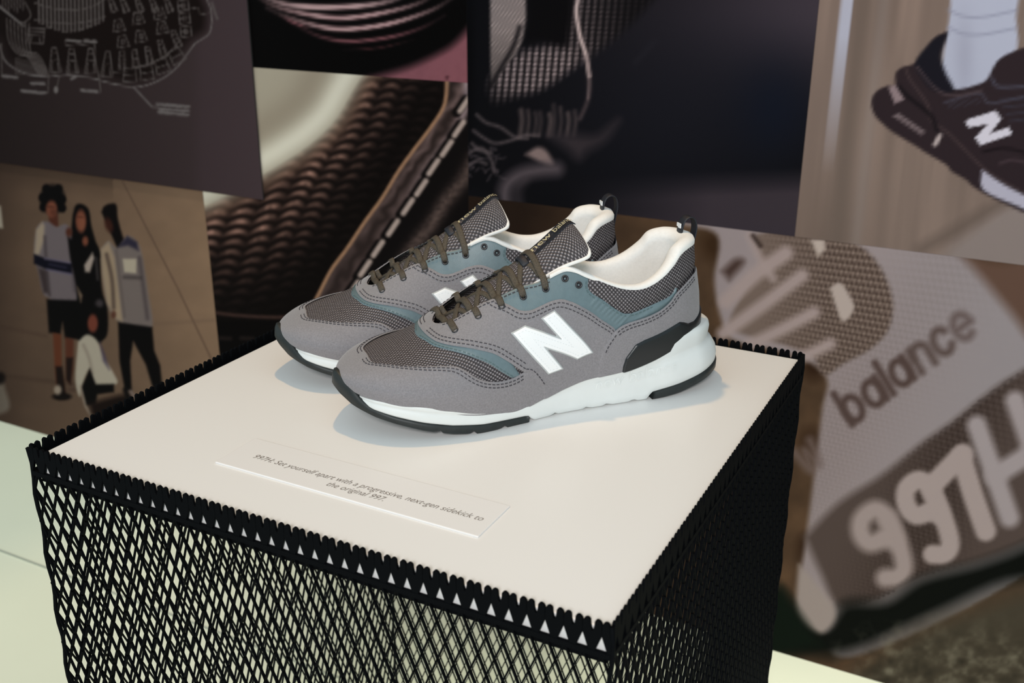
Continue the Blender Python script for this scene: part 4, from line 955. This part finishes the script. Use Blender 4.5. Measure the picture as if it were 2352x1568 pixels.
    # ---- stitching
    def stitches(lines, mt, pname='stitching'):
        B = []
        for pts, d, lev, side_poly in lines:
            Q = spl(pts, 12) * [1, KB]
            T = np.gradient(Q, axis=0); T /= np.linalg.norm(T, axis=1)[:, None] + 1e-9
            Nn = np.stack([-T[:, 1], T[:, 0]], 1)
            mid = len(Q) // 2; t = Q[mid] + Nn[mid] * 1.0
            sgn = 1 if sdf(side_poly, np.array([t[0]]), np.array([t[1]]))[0] > 0 else -1
            Q = Q + Nn * sgn * d
            for s in (1, -1):
                q = Q[(Q[:, 1] > -.5 * KB * 0 ) & (Q[:, 1] < 6.0 * KB)]
                if len(q) < 3: continue
                fo = sdf(P_OPEN, q[:, 0], q[:, 1]); q = q[fo < -1.2]
                if len(q) < 3: continue
                xs = np.clip(q[:, 0], 14.2, 305); tt = q[:, 1] / KB * s
                P = surf(xs, tt, np.full(len(q), lev)); N = nrm(th_of(xs), tt)
                seg = np.r_[0, np.cumsum(np.linalg.norm(np.diff(P, axis=0), axis=1))]
                u = np.arange(.5, seg[-1] - 2.2, 3.3)
                for a in u:
                    pa = np.array([np.interp(a, seg, P[:, k]) for k in range(3)]); pb = np.array([np.interp(a + 2.1, seg, P[:, k]) for k in range(3)])
                    n_ = np.array([np.interp(a + 1, seg, N[:, k]) for k in range(3)]); t_ = pb - pa; L = np.linalg.norm(t_)
                    if L > 4 or L < .5: continue
                    t_ /= L; n_ -= (n_ @ t_) * t_; n_ /= np.linalg.norm(n_); b_ = np.cross(n_, t_)
                    B.append(((pa + pb) / 2 * .001, (L / 2 * .001, .00034, .00030), np.stack([t_, b_, n_])))
        V, F = boxes(B); o = mesh_np(pname, V, F, mt, root, smooth=False); tag(o, kind='stuff')
    stitches([(E_MUD[1:], 1.9, 1.55, P_MUD), (E_MUD[1:], 4.4, 1.55, P_MUD), (E_SADF[1:], 2.0, 2.25, P_SAD), (E_SADF[1:], 4.6, 2.25, P_SAD),
              (E_SADT, 1.9, 2.25, P_SAD), (E_SADT, 4.3, 2.25, P_SAD), (E_COUN[:-2], 1.9, 2.95, P_COUN), (E_COUN[:-2], 4.3, 2.95, P_COUN), (E_SADR[1:], 2.2, 2.95, P_COUN), (E_MUDR[:4], 2.2, 2.25, P_SAD),
              ([(153, 1.73), (163.7, 1.62), (173, 1.45), (183, 1.34), (192, 1.26), (202, 1.12), (214, 1.0), (223, .88), (229, .62)], -2.4, 2.3, P_OPEN)], M['thread'])
    stitches([(E_COLM[:-2], -1.7, 1.15, np.concatenate([spl(E_COLM), [(60, 0)]])), (E_TEAL1[1:], 1.2, .95, P_TEAL1)], M['thread_teal'])
    # ---- rolled collar and lining
    E = spl(OPEN_EDGE[:15], 8); xs = E[::-1, 0]; ts = E[::-1, 1]
    xs = np.r_[xs, xs[-2::-1]]; sg = np.r_[np.ones(len(E)), -np.ones(len(E) - 1)]; ts = np.r_[ts, ts[-2::-1]]
    thb = th_of(xs); rows = []
    Pb = up_(thb, ts * sg); Nb = nrm(thb, ts * sg)
    ub = -(up_(thb, (ts + .05) * sg) - up_(thb, (ts - .05) * sg)); ub /= np.linalg.norm(ub, axis=1)[:, None]
    k = np.interp(xs, [14, 40, 70, 110, 153], [1.35, 1.3, 1.0, .78, .62])[:, None]
    endf = np.clip((153 - xs) / 10, 0.0, 1)[:, None]
    padb = np.interp(xs, [14, 40, 110, 125, 153], [1.6, 1.6, 1.2, 1.1, 1.0])[:, None]
    for (n_, u_) in ((1.2, -1.6), (1.9, -.2), (1.9, 1.6), (.6, 3.4), (-1.8, 4.4), (-4.6, 4.0), (-7.0, 2.0), (-8.4, -1.5)):
        nn = n_ * np.where(n_ < 0, k * (.55 + .45 * endf), 1) + np.where(n_ > 0, padb - 1.0, 0)
        rows.append(Pb + Nb * nn + ub * u_ * k)
    for dt, ins in ((.35, 9.5), (.8, 10.0), (1.4, 9.0), (2.1, 7.5), (2.8, 6.0), (3.6, 5.0)):
        tq = np.minimum(ts + dt, 5.9)
        rows.append(up_(thb, tq * sg) - nrm(thb, tq * sg) * (ins * np.interp(xs, [14, 60, 120, 153], [1.1, 1.0, .8, .5]))[:, None])
    Rw = np.stack(rows); nr, nc = Rw.shape[:2]
    ii = np.arange(nr * nc).reshape(nr, nc); Fq = np.stack([ii[:-1, :-1], ii[:-1, 1:], ii[1:, 1:], ii[1:, :-1]], -1).reshape(-1, 4)
    mesh_np('collar_lining', Rw.reshape(-1, 3) * .001, Fq, M['lining'], root)
    # insole
    xs_ = np.linspace(20, 230, 40); yw = np.linspace(-1, 1, 15)
    XX, YY = np.meshgrid(xs_, yw, indexing='ij')
    wi = np.where(YY > 0, np.interp(XX, WX, WLs), np.interp(XX, WX, WMs)) - 2
    zi = np.interp(XX, [20, 60, 110, 160, 230], [56, 53, 46, 34, 24]) + 5 * np.abs(YY) ** 3
    Vi = np.stack([XX, YY * wi, zi], -1).reshape(-1, 3); ii = np.arange(len(Vi)).reshape(XX.shape)
    ins_o = mesh_np('insole', Vi * .001, np.stack([ii[:-1, :-1], ii[1:, :-1], ii[1:, 1:], ii[:-1, 1:]], -1).reshape(-1, 4), M['insole'], root)
    # ---- tongue
    tx = np.array([238, 226, 212, 196, 178, 160, 146, 136, 130, 127.5]); tz = np.array([58, 68, 78, 88.5, 99.5, 111, 121, 129, 133.5, 133.5])
    tw = np.array([10, 14, 16, 17.5, 19, 20, 22.5, 27.5, 29.5, 26.]); td = np.array([3, 5, 7, 8.5, 10, 11, 13, 16, 17, 14.])
    sN = np.linspace(0, len(tx) - 1, 70); kk = np.arange(len(tx), dtype=float)
    TX, TZ, TW, TD = [cspline(kk, a, sN) for a in (tx, tz, tw, td)]
    yy = np.linspace(-1, 1, 31)
    def tongue_pt(s, y, off):
        x_, z_, w_, d_ = [cspline(kk, a, np.atleast_1d(s)) for a in (tx, tz, tw, td)]
        e = 1e-2; dx = (cspline(kk, tx, np.atleast_1d(s) + e) - cspline(kk, tx, np.atleast_1d(s) - e)); dz = (cspline(kk, tz, np.atleast_1d(s) + e) - cspline(kk, tz, np.atleast_1d(s) - e))
        nx, nz = dz, -dx; L = np.hypot(nx, nz); nx, nz = nx / L, nz / L; qx, qz = .30, .95
        return np.stack([x_ + nx * off - qx * d_ * y ** 2, w_ * y, z_ + nz * off - qz * d_ * y ** 2], -1)
    SS, YYt = np.meshgrid(sN, yy, indexing='ij')
    thick = 5.0 * np.clip(SS / 5, .2, 1) * np.sqrt(np.clip(1 - np.abs(YYt) ** 6, 0, 1)) * np.sqrt(np.clip((len(tx) - 1 - SS) / .5, 0, 1))
    top = tongue_pt(SS.ravel(), YYt.ravel(), (thick * .5).ravel()); bot = tongue_pt(SS.ravel(), YYt.ravel(), (-thick * .5).ravel())
    ii = np.arange(SS.size).reshape(SS.shape); fq = np.stack([ii[:-1, :-1], ii[:-1, 1:], ii[1:, 1:], ii[1:, :-1]], -1).reshape(-1, 4)
    uvt = np.stack([SS.ravel() * 13, YYt.ravel() * 28], 1)
    tong = mesh_np('tongue', top * .001, fq, M['knit'], root, uv=uvt)
    mesh_np('tongue_lining', bot * .001, fq[:, ::-1], M['lining'], tong)
    # piping round the tongue's free edge
    a_s = np.r_[np.linspace(4.5, 9, 34), np.full(13, 9.), np.linspace(9, 4.5, 34)]; a_y = np.r_[np.full(34, 1.), np.linspace(1, -1, 15)[1:-1], np.full(34, -1.)]
    path = tongue_pt(a_s, a_y, np.zeros(len(a_s)))
    Vt, Ft = sweep(path * .001, .0013, .0013, (0, 0, 1), 8); mesh_np('piping', Vt, Ft, M['lining'], tong)
    # webbing label with lettering down the tongue's middle
    ss = np.linspace(4.6, 8.98, 40); st = []
    for y in (-.22, .22):
        w_ = cspline(kk, tw, ss); st.append(tongue_pt(ss, y * 28 / w_, np.full(40, 3.3)))
    st = np.stack(st, 1).reshape(-1, 3); jj = np.arange(39) * 2
    ssn = np.concatenate([st, st - [0, 0, .9]]);
    fw = np.concatenate([np.stack([jj, jj + 1, jj + 3, jj + 2], 1), np.stack([jj + 80, jj + 82, jj + 83, jj + 81], 1), np.stack([jj, jj + 2, jj + 82, jj + 80], 1), np.stack([jj + 1, jj + 81, jj + 83, jj + 3], 1)])
    wb = mesh_np('tongue_label', ssn * .001, fw, M['webbing'], tong, smooth=False)
    V2, F2 = text_mesh('new balance', 1.0, 0, 1.0)
    V2[:, 0] -= V2[:, 0].min(); k_ = 3.6 / V2[:, 0].max()
    s_t = 5.25 + V2[:, 0] * k_; y_t = -(V2[:, 1] - .30) * 10.5
    Vt = tongue_pt(s_t, -y_t / cspline(kk, tw, s_t) * -1, np.full(len(s_t), 3.75))
    mesh_np('label_lettering', Vt * .001, F2, M['yellow'], wb, smooth=False)
    # ---- eyelets
    def eyelet(x, t):
        P = surf(np.array([x]), np.array([t]), np.array([2.35]))[0]; N = nrm(th_of(np.array([x])), np.array([t]))[0]
        a = np.cross(N, [1., 0, 0]); a /= np.linalg.norm(a); b = np.cross(N, a)
        u = np.arange(14) / 14 * 2 * np.pi; rows = []
        for r, h in ((2.7, -.4), (2.55, .25), (2.1, .4), (1.6, .2), (1.4, -1.2), (0.01, -1.3)):
            rows.append(P + r * (np.cos(u)[:, None] * a + np.sin(u)[:, None] * b) + h * N)
        R_ = np.concatenate(rows); ii = np.arange(len(R_)).reshape(-1, 14); nx_ = np.roll(ii, -1, 1)
        mesh_np('eyelet', R_ * .001, np.stack([ii[:-1], nx_[:-1], nx_[1:], ii[1:]], -1).reshape(-1, 4), M['metal'], root)
    for x, t in EYE + EYE_SPARE:
        for s in (1, -1): eyelet(x, t * s)
    # ---- lace: bars over the tongue with the crossing runs below them
    parts = []
    rr = random.Random(5)
    def run(x0, t0, x1, t1, lift, hw, sag=0.0):
        n = 41; w = np.linspace(0, 1, n); x = x0 + (x1 - x0) * w; t = t0 + (t1 - t0) * w
        off = lift * np.clip(np.minimum(w, 1 - w) / .07, 0, 1) ** .8 - 1.2 * (np.minimum(w, 1 - w) < .02) + 2.2 + sag * np.sin(np.pi * w)
        # the lace stays above the arched tongue
        P = surf(np.clip(x, 15, 300), t, off)
        yt = np.interp(x, tx[::-1], tw[::-1]); zt0 = np.interp(x, tx[::-1], tz[::-1]) + 3.4 + max(lift, -1.2) - np.interp(x, tx[::-1], td[::-1]) * np.clip(np.abs(P[:, 1]) / yt, 0, 1) ** 2
        To = np.interp(x, [a[0] for a in OPEN_EDGE], [a[1] for a in OPEN_EDGE]); kq = np.clip((To - np.abs(t)) / .25, 0, 1)
        zz = P[:, 2] * (1 - kq) + kq * np.minimum(P[:, 2], np.maximum(zt0 - .6, P[:, 2] - 8))
        for _ in range(6): zz[2:-2] = (zz[1:-3] + zz[2:-2] * 2 + zz[3:-1]) / 4
        P[:, 2] = zz
        N = nrm(th_of(x), t); T = np.gradient(P, axis=0)
        return sweep(P * .001, hw * .001, .00105, np.cross(N, T), 10)
    for k, (x, t) in enumerate(EYE):
        dx = 2.0 + rr.uniform(-.8, .8)
        parts.append(run(x, t, x + dx, -t, .6, 2.55, -.3))
        if k + 1 < len(EYE):
            x2, t2 = EYE[k + 1]
            parts.append(run(x - 1, t * .6, x2 + 1, -t2 * .6, -.9, 2.2, -1.0)); parts.append(run(x - 1, -t * .6, x2 + 1, t2 * .6, -1.3, 2.2, -1.4))
    V, F = join(parts); lc = mesh_np('lace', V, F, M['lace'], root)
    # loop that holds the lace on the tongue
    ss = np.linspace(-1, 1, 20); P = tongue_pt(np.full(20, 4.75), ss * .42, 4.6 - 2.2 * np.abs(ss) ** 3)
    V, F = sweep(P * .001, .0030, .0006, (1, 0, -.6), 8); mesh_np('lace_keeper', V, F, M['webbing'], tong)
    # ---- pull tab
    pt = spl([(35, 104), (34.6, 112), (34.8, 121), (33, 128.5), (28.6, 131.6), (24, 129.5), (22.2, 122), (23.8, 112), (24.6, 104), (22.5, 92), (20.5, 86)], 8)
    path = np.stack([pt[:, 0], np.zeros(len(pt)), pt[:, 1]], 1)
    V, F = sweep(path * .001, .0045, .0007, (0, 1, 0), 12); tab = mesh_np('pull_tab', V, F, M['webbing'], root)
    for z_ in (125.2, 114.5):
        V, F = boxes([((.0357, .0008, z_ * .001), (.0004, .0018, .0018), None), ((.0357, -.0022, z_ * .001 + .0004), (.0004, .0008, .0014), None)])
        mesh_np('tab_mark', V, F, M['logo'], tab, smooth=False)
    # ---- midsole
    n = 170
    thr = np.linspace(0, np.pi, n)
    def outl(side):
        x = 155 - 155 * np.cos(thr); return x, pchip(np.arccos(np.clip(1 - np.asarray(MID_X) / 155., -1, 1)), MLs if side > 0 else MMs, thr)
    xa, ya = outl(1); xb, yb = outl(-1)
    ox = np.r_[xa, xb[-2:0:-1]]; oy = np.r_[ya, -yb[-2:0:-1]]
    T = np.stack([np.roll(ox, -1) - np.roll(ox, 1), np.roll(oy, -1) - np.roll(oy, 1)], 1); T /= np.linalg.norm(T, axis=1)[:, None]
    on = np.stack([-T[:, 1], T[:, 0]], 1)
    zt_ = pchip(MT_X, MT_Z, ox); zb_ = np.interp(ox, MB_X, MB_Z)
    for xc in (88, 110, 127, 154): zb_ = zb_ + 1.6 * np.exp(-((ox - xc) / 2.0) ** 2) * (ox > 76) * (ox < 172)
    hf = np.clip(1 - ox / 85, 0, 1) ** 1.0
    RW = [(-7, -19, 0., -1.0), (-2.4, -10.5, 0., 0), (-1.3, -8.2, .02, -.9), (-1.0, -7.4, .14, 0), (-.9, -8.2, .36, 0), (-1.4, -8.4, .41, 0), (-.5, -5.0, .50, 0), (-.2, -1.0, .70, 0), (0, 0, .86, 0), (-.2, -.2, .97, 0), (-1.2, -1.0, 1.0, 0), (-9, None, 1.0, .4)]
    def row(d, dh, fr, dz):
        dd = d + (0 if dh is None else (dh - d) * hf) - 3.0 * np.clip((ox - 288) / 18, 0, 1)
        z = zt_ + (zb_ - zt_) * fr + dz
        return np.stack([ox + on[:, 0] * dd, oy + on[:, 1] * dd, z], 1)
    rows = [row(*r) for r in RW]
    def loft(rows, close=True):
        Rr = np.stack(rows); nr, nc = Rr.shape[:2]; ii = np.arange(nr * nc).reshape(nr, nc); nx_ = np.roll(ii, -1, 1)
        if not close: ii_, nx_ = ii[:, :-1], ii[:, 1:]
        else: ii_ = ii
        return Rr.reshape(-1, 3), np.stack([ii_[:-1], nx_[:-1], nx_[1:], ii_[1:]], -1).reshape(-1, 4), ii
    V, F, ii = loft(rows)
    m2 = len(ox); k_ = np.arange(1, n - 1); mm = m2 - k_               # bridge the underside across
    last = ii[-1]; br = np.stack([last[k_[:-1]], last[k_[1:]], last[mm[1:]], last[mm[:-1]]], 1)
    mid = mesh_np('midsole', V * .001, [F[:, ::-1], br[:, ::-1]], M['white'], root)
    # lettering moulded on the side of the midsole
    V2, F2 = text_mesh('new balance', 1.0, .12, 1.0); V2[:, 0] -= V2[:, 0].min(); kx = 70. / V2[:, 0].max()
    for s in (1, -1):
        u = V2[:, 0] * kx; x = (121 - u) if s > 0 else (51 + u)
        z = (15 + .10 * (120 - x) ) + V2[:, 1] * 12.5
        zt1 = np.interp(x, xa, zt_[:n]); zb1 = np.interp(x, xa, zb_[:n]); fr = np.clip((zt1 - z) / (zt1 - zb1), 0, 1)
        rr_ = rows[1:-1]; sl = slice(0, n) if s > 0 else slice(n - 1, None)
        fs = np.array([r[2] for r in RW[1:-1]]); Yr = []
        for r_ in rr_:
            qx_, qy_ = (r_[:n, 0], r_[:n, 1]) if s > 0 else (r_[n - 1:, 0], -r_[n - 1:, 1]); od = np.argsort(qx_); Yr.append(np.interp(x, qx_[od], qy_[od]))
        Yr = np.stack(Yr); kf = np.clip(np.searchsorted(fs, fr) - 1, 0, len(fs) - 2); ar = np.arange(len(x))
        wf = np.clip((fr - fs[kf]) / np.maximum(fs[kf + 1] - fs[kf], 1e-6), 0, 1); y = Yr[kf, ar] * (1 - wf) + Yr[kf + 1, ar] * wf
        Vt = np.stack([x, s * (y + .55), z], 1); Vb = np.stack([x, s * (y - .5), z], 1)
        mesh_np('moulded_lettering', Vt * .001, F2, M['white'], mid, smooth=False)
    # ---- outsole: fore part with toe bumper, heel part
    def part_out(mask_x, zbot, ztop, nm, front):
        sel = np.where(mask_x(ox))[0]
        order = sel if front else np.r_[sel[sel >= n], sel[sel < n]]
        x = ox[order]; q = np.stack([ox, oy], 1)[order]; nn = on[order]
        zt1 = np.interp(x, *ztop); zb1 = np.interp(x, *zbot)
        if front:
            for xc in (246, 221, 197): zb1 = zb1 + 2.6 * np.exp(-((x - xc) / 1.6) ** 2)
        R_ = []
        tf = np.clip((x - 286) / 20, 0, 1) if front else 0 * x
        for d, z, e in ((-5.5, zt1 - 1.0, 1.0), (-1.0, zt1 - .1, 1.9), (.2, zt1 - .7, 1.7), (.8, (zt1 * .65 + zb1 * .35), 1.0), (.7, zb1 + 1.2, .3), (-.6, zb1, .2), (-10, zb1 + .1, 0)):
            dd = d - e * tf; R_.append(np.stack([q[:, 0] + nn[:, 0] * dd, q[:, 1] + nn[:, 1] * dd, np.maximum(z, 0)], 1))
        V, F, ii = loft(R_, close=False); m_ = len(order); a = np.arange(m_ // 2 - 1); last = ii[-1]
        br = np.stack([last[a], last[a + 1], last[m_ - 2 - a], last[m_ - 1 - a]], 1)
        ends = []
        for e in (0, m_ - 1): ends.append(ii[:, e])
        mesh_np(nm, V * .001, [F[:, ::-1], br[:, ::-1], np.array([ends[0], ends[1][::-1]])], M['rubber'], root)
    part_out(lambda x: x > 176, ([176, 200, 217, 236, 257, 275, 288, 301, 307, 310], [0, 0, 0, 2.5, 7.5, 12.5, 16.5, 22, 27, 31]),
             ([176, 190, 213, 236, 257, 275, 290, 297, 303, 310], [6, 6, 6.8, 9.3, 13.8, 18.3, 23.5, 28.5, 36.5, 42.5]), 'forefoot_outsole', True)
    part_out(lambda x: x < 74, ([0, 10, 24, 35, 48, 62, 74], [12, 10, 7.5, 5, 2.2, .5, 0]), ([0, 10, 24, 35, 48, 62, 74], [20.5, 17.5, 14.8, 12.4, 9.8, 7.8, 6.2]), 'heel_outsole', False)
    return root

MID_X = [0, 4, 10, 30, 60, 100, 140, 180, 220, 250, 275, 295, 305, 310]
MID_L = [0, 16, 24, 36, 40, 40, 41, 47, 52, 50, 42, 28, 14, 0]
MID_M = [0, 16, 24, 36, 39.5, 38.5, 38, 43, 50, 50.5, 44.5, 31, 15.5, 0]
MT_X = [0, 24, 38, 47, 58, 63, 69, 81, 97, 118, 128, 146, 162, 176, 190, 211, 240, 268, 285, 296, 305, 310]
MT_Z = [50.5, 50.5, 49.8, 48.8, 47.5, 46, 42, 40, 38, 36, 35.2, 30.5, 25.5, 20.5, 18, 19, 24, 28, 29.8, 30.2, 31.5, 32.5]
MB_X = [0, 10, 24, 35, 48, 62, 73, 76, 172, 177, 213, 236, 257, 275, 290, 296, 305, 310]
MB_Z = [20, 17, 14.5, 12, 9.5, 7.5, 6, .8, .8, 5.5, 6.5, 9, 13.5, 18, 22.5, 24.5, 28, 30]
make_shoe('sneaker', False, (.3585, .3629, BT), 227.5, 'grey suede sneaker nearer the caption card, its whole side and letter logo in view')
make_shoe('sneaker', True, (.2790, .4000, BT), 222.3, 'grey suede sneaker standing behind the other, its letter logo half hidden')
